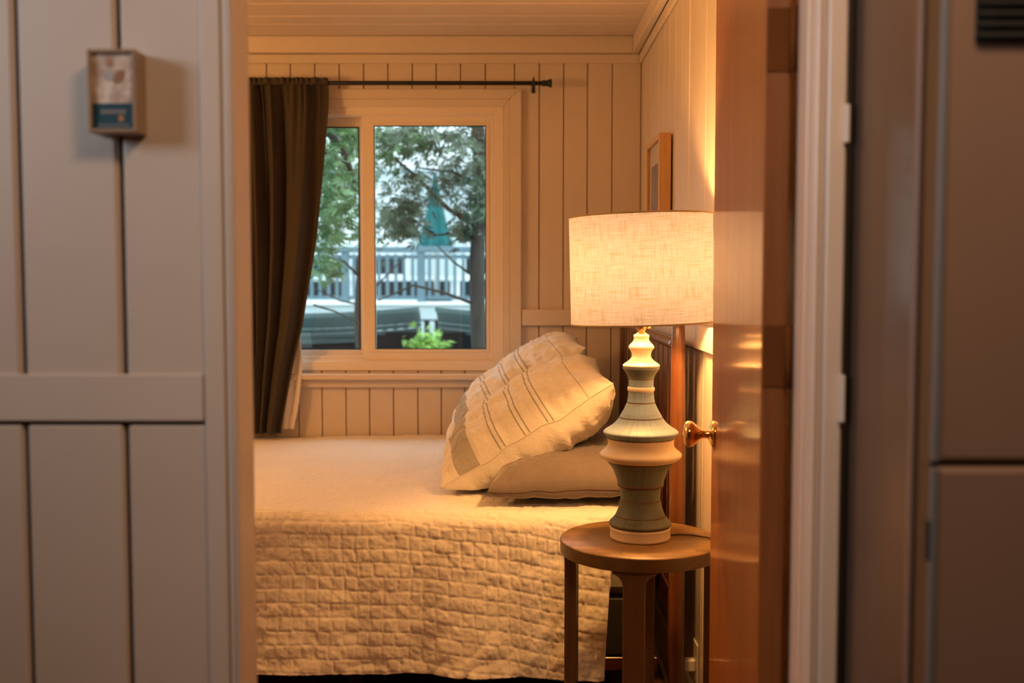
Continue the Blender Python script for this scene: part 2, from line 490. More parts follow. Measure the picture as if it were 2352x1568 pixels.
planks_z(wall_far, mid(WX0, WX1, low_e), 0, WZ0, YW, .018, M['paint'])
planks_z(wall_far, [WX1, tr_], 0, WZ1, YW, .018, M['paint'])
planks_z(wall_far, [e for e in top_e if e >= tr_ - 1e-6 and e < XR - .02] + [XR], 0, ZC, YW, .018, M['paint'])
# right wall boards
ys = [4.49, 4.345, 4.21, 4.08, 3.946, 3.81, 3.675, 3.54, 3.396, 3.25, 3.118, 2.962, 2.83] + [2.83 - .14 * k for k in range(1, 10)] + [YF]
for a, c in zip(ys[1:], ys[:-1]):
    d = random.uniform(-0.0008, 0.0008)
    box('plank', XR + d, XR + .018, a + .0012, c - .0012, 0, ZC, M['paint'], wall_right, .0025)
# ceiling boards run parallel to the far wall
ce = [YW] + [at(1000, p, 1).y for p in []]
def ceil_y(py):
    d = cF * FPX + cR * (1000 - 1176) + cU * (784 - py)
    return d.y * (ZC - CAMZ) / d.z
cy = [YW, ceil_y(82), ceil_y(55), ceil_y(36.8), ceil_y(8.6)]
while cy[-1] > YF + .25: cy += [cy[-1] - .19, cy[-1] - .19 - .12]
cy = [c for c in cy if c > YF + .03] + [YF]
for a, c in zip(cy[1:], cy[:-1]):
    d = random.uniform(-0.0006, 0.0006)
    box('plank', XL, XR, a + .001, c - .001, ZC + d, ZC + .014, M['ceil'], ceiling, .005)
struct('ceiling_hall', [(XL, 1.1, -2.1, YN, ZC, ZC + .013)], M['ceil'], 'painted ceiling of the hallway')
# hall side boards of the partition
g = [wx(281, YN), wx(48, YN)]
hx = [g[0] + .137 * k for k in range(1, -15, -1)]
hx[0] = DX0 - .021; hx[1] = g[0]; hx[2] = g[1]
for k in range(3, len(hx)): hx[k] = hx[2] - .1375 * (k - 2)
HR0, HR1 = wz(967, YN - .004, 200), wz(859, YN - .004, 200)
planks_z(wall_front, [x for x in hx if x > XL], HR0 + .002, ZC, YN, .016, M['paint'], .008, .004)
planks_z(wall_front, [x for x in hx if x > XL], 0, HR0 - .006, YN, .016, M['paint'], .008, .003)
box('plank', DX1 + .0405, 1.1, YN + .002, YN + .016, 0, ZC, M['bed_and_gap_dark'], wall_front, .003)  # board coloured dark to stand in for the shaded gap beside the casing

# ---- trim
def trim(name, parts, label, m=None, b=0.003):
    V, F = join([cbox_vf(*p, b) for p in parts])
    o = mk(name, V, F, m or M['trim']); o['kind'] = 'structure'; o['label'] = label
    return o
z1a, z1b, z2b = wz(91, YW - .041), wz(120, YW - .041), wz(145, YW - .010)
trim('trim_1', [(XL, XR - .0415, YW - .041, YW - .0125, z1b, ZC)], 'upper ceiling trim board on the far wall', b=.002)
trim('trim_2', [(XL, XR - .0125, YW - .012, YW - .0005, z2b, z1b - .0005), ], 'lower ceiling trim board on the far wall', b=.002)
trim('trim_3', [(XR - .041, XR - .0125, YF, YW, z1b, ZC)], 'upper ceiling trim board on the right wall', b=.003)
trim('trim_4', [(XR - .012, XR - .0005, YF, YW - .0005, z2b, z1b - .0005)], 'lower ceiling trim board on the right wall', b=.003)
CRX = wx(1198, YW - .02)
trim('trim_5', [(CRX, XR - .021, YW - .020, YW - .0005, R1[1], R1[0])], 'chair rail on the far wall, right of the window')
trim('trim_6', [(XR - .020, XR - .0005, YF + .8, YW - .0005, R1[1], R1[0])], 'chair rail on the right wall')
trim('baseboard_right', [(XR - .016, XR - .0005, YF, YW, 0.0, .15), (XR - .03, XR - .0165, YF, YW, 0, .02)], 'painted baseboard on the right wall')
trim('trim_7', [(XL, DX0 - .0465, YN - .0055, YN - .001, HR0, HR1)], 'chair rail on the hallway side of the partition', b=.0015)
# dark shadow gap under that rail comes from its own overhang
trim('trim_8', [(DX0 - .0445, DX0 - .016, YN - .006, YN - .0005, 0, 2.09), (DX0 - .015, DX0 - .007, YN - .003, YN - .0005, 0, 2.08), (DX0 - .0065, DX0, YN - .008, YN - .0005, 0, 2.08)], 'left casing of the bedroom doorway', b=.003)
trim('trim_9', [(DX0 - .02, DX0, YN + .0, YF + .004, 0, 2.05)], 'left jamb of the bedroom doorway', b=.004)
trim('trim_10', [(DX1 + .014, DX1 + .040, YN - .016, YN - .0005, 0, 2.09), (DX1 + .007, DX1 + .0135, YN - .010, YN - .0005, 0, 2.08), (DX1, DX1 + .0065, YN - .012, YN - .0005, 0, 2.08)], 'right casing of the bedroom doorway', b=.003)
trim('trim_11', [(DX1, DX1 + .02, YN, YF + .004, 0, 2.05), (DX1 - .004, DX1 + .001, YN + .02, YN + .036, 0, 2.05)], 'right jamb of the bedroom doorway', b=.003)
trim('trim_12', [(DX0 - .0445, DX1 + .040, YN - .016, YN, 2.05, 2.10)], 'head casing of the bedroom doorway')

# ------------------------------------------------------------------ window
Y0 = YW - .024
win = empty('window_1', ((WX0 + WX1) / 2, YW, WZ0), 'white sliding window with a painted casing on the far wall', None, None, 'structure')
cx1o, cx1m = wx(1197, Y0), wx(1171, Y0)
cx0o, cx0m = wx(506, Y0), wx(532, Y0)
ct, cm = wz(204, Y0), wz(226, Y0)
ci = wx(1157, Y0); ci0 = wx(548, Y0); cz = wz(244, Y0)
def quadprism(name, pts, y0, y1, m, parent):
    n = len(pts)
    V = [(p[0], y0, p[1]) for p in pts] + [(p[0], y1, p[1]) for p in pts]
    F = [list(range(n))[::-1] if False else list(range(n)), [n + k for k in range(n)][::-1]]
    for k in range(n): F.append([k, n + k, n + (k + 1) % n, (k + 1) % n])
    o = mk(name, V, F, m, parent)
    bv = o.modifiers.new('bevel', 'BEVEL'); bv.width = .0012; bv.segments = 1
    return o
zb = wz(857, Y0)
# casing, mitred at the corners; outer band stands prouder than the inner band
quadprism('casing', [(cx1o, ct), (cx1o, zb), (cx1m, zb), (cx1m, cm)], Y0, YW - .0005, M['trim'], win)
quadprism('casing', [(cx1m - .0006, cm - .0006), (cx1m - .0006, zb), (ci, zb), (ci, cz)], Y0 + .005, YW - .0005, M['trim'], win)
quadprism('casing', [(cx0o, ct), (cx1o - .001, ct + .0), (cx1m - .001, cm), (cx0m, cm)], Y0, YW - .0005, M['trim'], win)
quadprism('casing', [(cx0m, cm - .0006), (cx1m - .0012, cm - .0006), (ci - .001, cz), (ci0, cz)], Y0 + .005, YW - .0005, M['trim'], win)
quadprism('casing', [(cx0o, ct - .001), (cx0m, cm - .001), (ci0, cz - .001), (ci0, zb), (cx0o, zb)], Y0, YW - .0005, M['trim'], win)
def ring(name, px0, px1, py0, py1, t, Ya, Yb, m, parent, b=.002, sides='lrtb'):
    """frame from pixel rect on plane Ya with member widths t=(l,r,t,b) in px"""
    xs = [wx(px0, Ya), wx(px0 + t[0], Ya), wx(px1 - t[1], Ya), wx(px1, Ya)]
    zs = [wz(py1, Ya), wz(py1 - t[3], Ya), wz(py0 + t[2], Ya), wz(py0, Ya)]
    P = []
    if 'l' in sides: P.append(cbox_vf(xs[0], xs[1], Ya, Yb, zs[0], zs[3], b))
    if 'r' in sides: P.append(cbox_vf(xs[2], xs[3], Ya, Yb, zs[0], zs[3], b))
    if 't' in sides: P.append(cbox_vf(xs[1] - .001, xs[2] + .001, Ya + .0001, Yb, zs[2], zs[3], b))
    if 'b' in sides: P.append(cbox_vf(xs[1] - .001, xs[2] + .001, Ya + .0001, Yb, zs[0], zs[1], b))
    V, F = join(P)
    return mk(name, V, F, m, parent)
ring('window_frame', 547, 1157, 244, 851, (22, 22, 19, 22), YW - .006, YW + .11, M['vinyl'], win)
ring('window_frame', 569, 1135, 263, 829, (4, 4, 4, 4), YW + .008, YW + .09, M['vinyl'], win)
s1 = ring('sash', 833, 1132, 264, 828, (29, 15, 24, 25), YW + .012, YW + .042, M['vinyl'], win)
ring('sash_bead', 848, 1124, 282, 809, (13, 7, 6, 7), YW + .0085, YW + .0125, M['vinyl'], s1, .0015)
ring('gasket', 860, 1118, 287, 803, (3.2, 3.0, 3.6, 3.2), YW + .0105, YW + .0125, M['gasket'], s1, .0004)
x0, x1_ = wx(861, YW + .02), wx(1118, YW + .02); za, zb_ = wz(803, YW + .02), wz(287, YW + .02)
box('pane', x0, x1_, YW + .024, YW + .028, za, zb_, M['glass'], s1, 0)
s2 = ring('sash', 571, 853, 264, 826, (22, 26, 28, 23), YW + .046, YW + .08, M['vinyl'], win)
ring('gasket', 592, 828, 291, 803, (3, 3, 3, 3), YW + .0445, YW + .0465, M['gasket'], s2, .0004)
box('pane', wx(592, YW + .06), wx(828, YW + .06), YW + .06, YW + .064, wz(804, YW + .06), wz(290, YW + .06), M['glass'], s2, 0)
box('track', wx(590, YW), wx(830, YW), YW + .016, YW + .02, wz(829, YW), wz(818, YW), M['vinyl'], win, .001)
# stool (sill) and apron
sy = YW - .052
box('window_sill', wx(495, sy), wx(1205, sy), sy, YW + .0, wz(873, sy), wz(859, sy), M['trim'], win, .004)
box('apron', wx(505, YW - .02), wx(1196, YW - .02), YW - .020, YW - .0005, wz(890, YW - .02), wz(872, YW - .02), M['trim'], win, .003)

# ------------------------------------------------------------------ curtain rod, curtain
YC = YW - .085
rodz = wz(190, YC)
rod = empty('curtain_rod', (wx(900, YC), YW, rodz), 'black metal curtain rod above the window', 'curtain rod')
tube('rod', [(wx(440, YC), YC, rodz), (wx(1245, YC), YC, rodz - .002)], .0088, M['black'], rod, 14)
def finial(xa, sgn, z):
    P = [(xa, .0095), (xa + sgn * .004, .013), (xa + sgn * .012, .013), (xa + sgn * .014, .011), (xa + sgn * .024, .0135), (xa + sgn * .032, .017), (xa + sgn * .036, .0185), (xa + sgn * .039, .0185), (xa + sgn * .041, .012)]
    V, F = tube_vf([(p[0], YC, z) for p in P], [p[1] for p in P], 16)
    return mk('finial', V, F, M['black'], rod, True)
finial(wx(1244, YC), 1, rodz - .002)
bx = wx(1225, YC)
bV = [cbox_vf(bx - .006, bx + .006, YC - .012, YC + .012, rodz - .014, rodz + .012, .003),
      cbox_vf(bx - .004, bx + .004, YC + .006, YW - .002, rodz - .006, rodz + .004, .001),
      cbox_vf(bx - .007, bx + .007, YW - .004, YW - .0005, rodz - .028, rodz + .02, .001),
      cbox_vf(bx - .003, bx + .003, YC - .004, YC + .004, rodz + .012, rodz + .022, .001),
      cbox_vf(bx - .004, bx + .006, YC - .004, YC + .004, rodz - .026, rodz - .013, .002)]
V, F = join(bV); mk('bracket', V, F, M['black'], rod)

def sheet(name, le, ri, Yb, nu, nv, fold, m, parent=None, thick=.0025):
    """hanging cloth; le/ri = [(py, px)...] outline, fold(u,v)->(dx,dy)"""
    ly = [p[0] for p in le]
    v = np.linspace(0, 1, nv)
    py = ly[0] + (ly[-1] - ly[0]) * v
    L = np.interp(py, [p[0] for p in le], [p[1] for p in le]); Rr = np.interp(py, [p[0] for p in ri], [p[1] for p in ri])
    k = np.ones(9) / 9
    pad = lambda a: np.convolve(np.pad(a, 4, mode='edge'), k, 'valid')
    L = pad(L); Rr = pad(Rr)
    V = []
    for j in range(nv):
        for i in range(nu):
            u = i / (nu - 1)
            dx, dy = fold(u, v[j])
            p = at(L[j] + (Rr[j] - L[j]) * u, py[j], Yb)
            V.append((p.x + dx, p.y + dy, p.z))
    F = [(j * nu + i, j * nu + i + 1, (j + 1) * nu + i + 1, (j + 1) * nu + i) for j in range(nv - 1) for i in range(nu - 1)]
    o = mk(name, V, F, m, parent, True)
    s = o.modifiers.new('solid', 'SOLIDIFY'); s.thickness = thick; s.offset = 0
    return o
def fold_c(u, v):
    g = math.exp(-v * 9)
    a = .020 + .016 * min(1, v * 3) - .012 * v
    uu = u if u < .62 else .62 + (u - .62) * .42
    ph = uu * 7.0 * 2 * math.pi + 1.3 * math.sin(v * 2.2 + u * 4) + .9 * math.sin(u * 9 + v)
    y = a * math.sin(ph) + .010 * math.sin(2.3 * ph + 1.3 + v * 3) * (1 - .6 * v)
    y += g * (.007 * math.sin(u * 120) + .004 * math.sin(u * 71 + 2))
    if v < .035: y *= .35 + v / .035 * .65
    e = smooth_s((u - .93) / .07)
    return .004 * math.sin(ph * 1.7), y * (1 - .6 * e)
def smooth_s(x):
    x = max(0, min(1, x)); return x * x * (3 - 2 * x)
cur = sheet('curtain',
    [(181, 470), (400, 500), (700, 525), (996, 545)],
    [(181, 752), (230, 754), (300, 749), (380, 743), (440, 737), (532, 729), (608, 718), (670, 707), (708, 701), (757, 693), (796, 682), (850, 670), (900, 660), (949, 651), (981, 644), (996, 643)],
    YC - .004, 260, 150, fold_c, M['curtain'])
tag(cur, 'dark olive brown curtain gathered at the left of the window', 'curtain')
# the gathered rod pocket bulges round the rod
def fold_l(u, v): return 0.0, .006 * math.sin(u * 11 + v)
sheet('lining', [(770, 636), (850, 636), (985, 640)], [(770, 690), (800, 693), (850, 695), (930, 687), (985, 675)], YC + .036, 30, 60, fold_l, M['lining'], cur)['label'] = 'pale pinkish white lining'
sheet('header_ruffle', [(178, 470), (194, 470)], [(178, 752), (194, 752)], YC - .018, 300, 8,
      lambda u, v: (0, .006 * math.sin(u * 130 + math.sin(u * 17) * 3) * (1.2 - v) + .004 * math.sin(u * 47)), M['curtain'], cur)

# ------------------------------------------------------------------ door leaf
pa = Vector((.359, 1.552)); pb = Vector((.4285, 2.312))
du = (pb - pa).normalized(); LW = (pb - pa).length; nn = Vector((-du.y, du.x))   # nn points left (-X)
TH = .036
def dpt(s, t, z): q = pa + du * s - nn * t; return (q.x, q.y, z)
def dbox(name, s0, s1, t0, t1, z0, z1, m, parent, b=.001):
    V, F = cbox_vf(s0, s1, t0, t1, z0, z1, b)
    V = [dpt(*p) for p in V]
    F = [f[::-1] for f in F]
    return mk(name, V, F, m, parent)
door = empty('door_1', dpt(0, TH / 2, 0.005), 'varnished orange brown wooden door standing open into the bedroom', None, None, 'structure')
leaf = dbox('door_leaf', 0, LW, 0, TH, .008, 2.03, M['door'], door, .0015)
dbox('door_edge', -.0015, 0, .0012, TH - .0012, .01, 2.028, M['door_edge'], door, .0004)
KS = LW - .062; KZ = wz(997, 2.25, 1600)
def axlathe(name, prof, m, parent, s, z, side=1, n=28):
    # prof [(dist from face, radius)]
    V = []; F = []
    for d, r in prof:
        for k in range(n):
            a = 2 * math.pi * k / n
            V.append(dpt(s + r * math.cos(a), -d if side > 0 else TH + d, z + r * math.sin(a)))
    for i in range(len(prof) - 1):
        for k in range(n):
            F.append((i * n + k, i * n + (k + 1) % n, (i + 1) * n + (k + 1) % n, (i + 1) * n + k))
    F.append([(len(prof) - 1) * n + k for k in range(n)])
    return mk(name, V, F, m, parent, True)
rose = [(0, .0285), (.003, .0285), (.006, .026), (.009, .017), (.012, .0125)]
knobp = [(.010, .0095), (.020, .0085), (.028, .0095), (.032, .013), (.038, .019), (.044, .0245), (.050, .0275), (.056, .0280), (.061, .0255), (.064, .019), (.0655, .010), (.066, .003)]
kb = axlathe('door_knob', knobp, M['brass'], door, KS, KZ); axlathe('rose', rose, M['brass'], kb, KS, KZ)
kb = axlathe('door_knob', [(d * .7, r * .9) for d, r in knobp], M['brass'], door, KS, KZ, -1); axlathe('rose', rose, M['brass'], kb, KS, KZ, -1)
for hz in (wz(92, 1.55, 1790), wz(818, 1.55, 1790), .25):
    h = dbox('hinge', -.004, -.0016, .002, TH - .002, hz - .045, hz + .045, M['hinge'], door, .0005)
    V, F = tube_vf([dpt(-.006, TH + .002, hz - .046), dpt(-.006, TH + .002, hz + .046)], .0055, 10)
    mk('hinge_pin', V, F, M['hinge'], h, True)

# ------------------------------------------------------------------ bed
BZ = .668          # top of the quilt
BN = 2.985         # near side of the mattress
bed = empty('bed', (-.6, 3.72, 0), 'bed with a dark slatted wooden headboard against the right wall', 'bed')
def bpart(name, *a, **k): return box(name, *a, parent=bed, **k)
bpart('mattress', -1.60, .375, BN + .02, YW - .03, .42, .652, M['mattress'], b=.03)
bpart('box_spring', -1.60, .375, BN + .03, YW - .03, .24, .4195, M['bed_and_gap_dark'], b=.01)
bpart('side_rail', -1.62, .41, BN + .03, BN + .055, .20, .24, M['slat'], b=.003)
bpart('side_rail', -1.62, .41, YW - .06, YW - .035, .20, .24, M['slat'], b=.003)
for x in (-1.5, -.5):
    for y in (3.3, 4.2): bpart('leg', x - .025, x + .025, y - .025, y + .025, 0, .2395, M['bed_and_gap_dark'], b=.004)
# headboard
HX = .455
def post(y):
    prof = [(.015, 0), (.019, .03), (.0225, .3), (.0235, .6), (.0225, .85), (.0195, 1.15), (.017, 1.22), (.012, 1.235), (.016, 1.25), (.017, 1.262), (.012, 1.276), (.002, 1.28)]
    return lathe('bedpost', HX, y, prof, M['post'], bed, 28)
NP = atx(1557, 900, HX).y
post(NP); FP = YW - .055; post(FP)
hb = empty('headboard', (HX, 3.7, .3)); hb.parent = bed; hb.location = Vector((HX, 3.7, .3)) - WL[bed.name]
zr_t = CAMZ - .372 * HX * 1.0; zr_b = CAMZ - .437 * HX
zc_ = (zr_t + zr_b) / 2; rr_ = (zr_t - zr_b) / 2 + .002
pts = [(HX, FP + (NP - FP) * k / 16, zc_) for k in range(17)]
tube('top_rail', pts, rr_, M['rail'], hb, 16)
box('lower_rail', HX - .012, HX + .012, NP + .02, FP - .02, .36, .44, M['rail'], hb, .004)
ns = 13; pitch = (FP - NP - .06) / ns
sl = None
for k in range(ns):
    y = NP + .03 + pitch * (k + .5)
    if sl is None:
        sl = box('slat', HX - .008, HX + .006, y - pitch * .39, y + pitch * .39, .44, zc_ - rr_ * .6, M['slat'], hb, .004)
        s0 = WL[sl.name].copy()
    else:
        c = sl.copy(); c.parent = None; link(c, hb, (s0.x, y, s0.z))

# ------------------------------------------------------------------ quilt
def make_quilt():
    xs = np.concatenate([np.linspace(-1.64, -.86, 60), np.linspace(-.856, .33, 330)])
    Lt = YW - .012 - (BN - .0)               # length of the flat top
    Rc = .055
    st = np.linspace(0, Lt - Rc, 400)
    arc = np.linspace(0, math.pi / 2, 24)[1:] * Rc
    D = .405
    sd = np.linspace(0, D, 116)[1:]
    s = np.concatenate([st, st[-1] + arc, st[-1] + arc[-1] + sd])
    Sg, Xg = np.meshgrid(s, xs, indexing='ij')
    # base profile
    y = np.where(Sg <= st[-1], YW - .012 - Sg, 0.0); z = np.full_like(Sg, BZ)
    ny = np.zeros_like(Sg); nz = np.ones_like(Sg)
    a = (Sg - st[-1]) / Rc
    m = (Sg > st[-1]) & (a <= math.pi / 2 + 1e-9)
    yc = YW - .012 - st[-1]
    y = np.where(m, yc - Rc * np.sin(a), y); z = np.where(m, BZ - Rc + Rc * np.cos(a), z)
    ny = np.where(m, -np.sin(a), ny); nz = np.where(m, np.cos(a), nz)
    h = Sg - (st[-1] + arc[-1])
    m2 = h > 1e-9
    y = np.where(m2, yc - Rc - .05 * np.clip(h, 0, 1), y); z = np.where(m2, BZ - Rc - h, z)
    ny = np.where(m2, -1, ny); nz = np.where(m2, .05, nz)
    hs = np.clip(h / D, 0, 1)
    # hem: lower to the right; the hanging part is narrower at the head end
    drop = 1 + .035 * smooth01((Xg + .45) / .5) + .02 * vnoise(Xg * 5, 0 * Xg, 3)
    z = np.where(m2, BZ - Rc - h * drop, z)
    xr = .33 - .052 * smooth01((Sg - st[-1] + .02) / .09) - .028 * hs
    X = Xg + (xr - .33) * smooth01((Xg + .12) / .45)
    # large undulations
    big = .010 * vnoise(Xg * 2.1 + 3, Sg * 2.3, 5) + .006 * vnoise(Xg * 5.5, Sg * 4.7, 6)
    big = big * (.7 + .5 * smooth01((Sg - st[-1] + .02) / .2))
    fold = .022 * hs ** 1.3 * np.sin(Xg * 9 + .9 * vnoise(Xg * 2, Sg * 1, 8) * 3) + .011 * hs * vnoise(Xg * 11, Sg * 2.2, 9)
    # stitched pattern
    ps, pc = .0393, .0372
    sag = np.where(True, .15 * np.clip(Xg + .42, 0, 9) ** 2 / (np.clip(Xg + .42, 0, 9) + .28), 0) * smooth01((Sg - st[-1] + .25) / .3)
    rq = Sg - sag + .0045 * vnoise(Xg * 9, Sg * 6, 21) + .0016 * vnoise(Xg * 45, Sg * 20, 22)
    cq = Xg + .005 * vnoise(Xg * 6, Sg * 9, 23) + .0016 * vnoise(Xg * 30, Sg * 40, 24)
    row = np.floor(rq / ps).astype(int)
    fr = rq / ps - row
    par = (row * 7 + (row // 3)) % 2
    cc = cq / pc + .5 * par + .3 * np.sin(row * 2.3)
    cell = np.floor(cc).astype(int); fc = cc - cell
    def hsh(a, b): n = (a * 73856093 ^ b * 19349663) & 0x7fffffff; return ((n >> 7) & 1023) / 1023.0
    dr = np.minimum(fr, 1 - fr) * ps
    # a vertical seam may be shallow
    cn = np.where(fc < .5, cell, cell + 1)
    weak = np.where(hsh(row + 991, cn) < .30, .55, 1.0)
    dc = np.minimum(fc, 1 - fc) * pc
    e = lambda d, wd: np.exp(-(d / wd) ** 1.15)
    seam = np.maximum(.88 * e(dr, .0034), weak * .95 * e(dc, .0036))
    pf = .0034 * (1 - seam) * (.8 + .4 * hsh(row, cell))
    # creases inside the cells
    cr = .0016 * np.abs(vnoise(Xg * 60 + Sg * 25, Sg * 42 - Xg * 20, 31)) + .0022 * np.abs(vnoise(Xg * 28 - Sg * 20, Sg * 24, 32)) + .0008 * vnoise(Xg * 120, Sg * 130, 33) + .0016 * vnoise(Xg * 14, Sg * 40, 37)
    lowc = hs ** 1.5 * (.012 * np.abs(vnoise(Xg * 19 + Sg * 12, Sg * 14, 35)))
    topk = 1.0 - .12 * (1 - smooth01((Sg - st[-1] + .1) / .1))
    topk = topk * np.where(Xg < -.86, 0.6, 1)
    disp = big + fold + (pf + cr) * topk + lowc - .004
    # keep the top from sinking into the mattress
    disp = np.where(m2, disp, np.maximum(disp, -.010))
    y = y + ny * disp; z = z + nz * disp
    y = np.minimum(y, YW - .006)
    n0, n1 = Sg.shape
    V = np.stack([X, y, z], -1).reshape(-1, 3)
    idx = np.arange(n0 * n1).reshape(n0, n1)
    Fq = np.stack([idx[:-1, :-1], idx[1:, :-1], idx[1:, 1:], idx[:-1, 1:]], -1).reshape(-1, 4)
    o = mk('quilt', V, Fq.tolist(), M['quilt'], None, True)
    sd_ = o.modifiers.new('solid', 'SOLIDIFY'); sd_.thickness = .006; sd_.offset = -1
    return o
quilt = make_quilt()
tag(quilt, 'cream white stitched quilt with brick pattern covering the bed', 'quilt')

# ------------------------------------------------------------------ pillows
def pillow(name, C4, Tu, Tl, mats, label, cat, seed, n=110, seam_m=None, wr=1.0, pe=.50, group=None):
    """C4: near-bottom, near-top, far-top, far-bottom corners"""
    A, B, Cc, Dd = [np.array(c, float) for c in C4]
    q = np.linspace(-1, 1, n); q = np.sign(q) * np.abs(q) ** .8      # finer at the borders
    S, T = np.meshgrid(q, q, indexing='ij')                          # S across the width, T along the length
    inset = .055
    s = S * (1 - inset * (1 - T ** 2)); t = T * (1 - inset * .8 * (1 - S ** 2))
    u = (s + 1) / 2; v = (t + 1) / 2
    P = ((1 - u) * (1 - v))[..., None] * A + (u * (1 - v))[..., None] * B + (u * v)[..., None] * Cc + ((1 - u) * v)[..., None] * Dd
    N = np.cross(B - A, Dd - A); N /= np.linalg.norm(N)
    if N[2] < 0: N = -N
    prof = ((1 - np.abs(S) ** 2.6) * (1 - np.abs(T) ** 2.8)) ** pe
    prof2 = ((1 - np.abs(S) ** 2.8) * (1 - np.abs(T) ** 3.0)) ** (pe * .8)
    edge = 1 - np.minimum(1 - np.abs(S), 1 - np.abs(T))
    ek = smooth01((edge - .45) / .5) * (1 - smooth01((edge - .97) / .03))
    # wrinkles run in from the borders
    side = (1 - np.abs(T)) < (1 - np.abs(S))
    wv = np.where(side, vnoise(S * 13 + seed, T * 1.6, seed + 1), vnoise(S * 1.6, T * 13 + seed, seed + 2))
    wv2 = vnoise(S * 6 + T * 4, T * 5 - S * 3, seed + 3)
    W = wr * (.0085 * ek * wv + .006 * wv2 * prof + .0055 * np.abs(vnoise(S * 9 - T * 7, T * 9 + S * 6, seed + 4)) * prof + .004 * np.abs(vnoise(S * 22 + T * 9, T * 15 - S * 12, seed + 5)) * np.clip(prof * 1.4, 0, 1))
    # seam waviness
    wav = wr * .006 * vnoise(S * 5 + seed, T * 5, seed + 7)
    Cen = P + (wav)[..., None] * N
    up = Cen + (Tu * prof + W * (prof > 0))[..., None] * N
    lo = Cen - (Tl * prof2 + W * .8 * (prof > 0))[..., None] * N
    for q_ in (up, lo):                                              # pressed flat where it lies on the quilt
        q_[..., 2] = np.where(q_[..., 2] < .690, .674 + .016 * np.exp((q_[..., 2] - .690) / .016), q_[..., 2])
    m = n * n
    V = np.concatenate([up.reshape(-1, 3), lo.reshape(-1, 3)])
    uv = np.stack([np.concatenate([(S.ravel() + 1) / 2] * 2), np.concatenate([(T.ravel() + 1) / 2] * 2)], -1)
    idx = np.arange(m).reshape(n, n)
    f1 = np.stack([idx[:-1, :-1], idx[1:, :-1], idx[1:, 1:], idx[:-1, 1:]], -1).reshape(-1, 4)
    f2 = f1[:, ::-1] + m
    o = mk(name, V, f1.tolist() + f2.tolist(), None, None, True, uv, None, mats, [0] * len(f1) + [min(1, len(mats) - 1)] * len(f2))
    # weld the border
    import bmesh
    bm = bmesh.new(); bm.from_mesh(o.data); bmesh.ops.remove_doubles(bm, verts=bm.verts, dist=1e-5); bmesh.ops.recalc_face_normals(bm, faces=bm.faces)
    bm.to_mesh(o.data); bm.free()
    tag(o, label, cat, group)
    if seam_m:
        k = np.concatenate([idx[:, 0], idx[-1, 1:], idx[::-1, -1][1:], idx[0, ::-1][1:]])
        pts = (up.reshape(-1, 3) * .5 + lo.reshape(-1, 3) * .5)[k][::2]
        V, F = tube_vf(pts.tolist(), .0016, 5)
        mk('seam', V, F, seam_m, o, True)
    return o
pillow('striped_pillow', [(-.232, 3.25, .684), (.288, 3.09, 1.022), (.280, 3.68, 1.05), (-.225, 3.74, .70)], .125, .138,
       [M['stripe'], M['linen']], 'nearer cream linen pillow with grey stripes leaning on the brown pillow', 'pillow', 4, 130, M['linen_seam'], 1.35, .5)
pillow('striped_pillow', [(-.262, 3.90, .690), (.258, 3.88, 1.080), (.25, 4.36, 1.10), (-.24, 4.40, .70)], .120, .09,
       [M['stripe'], M['linen']], 'farther cream linen pillow with grey stripes, nearest the window wall', 'pillow', 9, 110, M['linen_seam'], 1.35, .5)
pillow('brown_pillow', [(-.085, 3.075, .708), (.405, 3.045, .722), (.405, 3.70, .74), (-.02, 3.70, .715)], .098, .048,
       [M['brown_cloth']], 'plain grey brown pillow lying flat under the nearer striped pillow', 'pillow', 15, 110, M['seam'], .6, .45)
pillow('brown_pillow', [(-.03, 3.76, .708), (.40, 3.74, .725), (.40, 4.38, .74), (-.02, 4.38, .715)], .10, .045,
       [M['brown_cloth']], 'plain grey brown pillow lying flat by the headboard under the farther striped pillow', 'pillow', 19, 80, M['seam'], .6, .45)

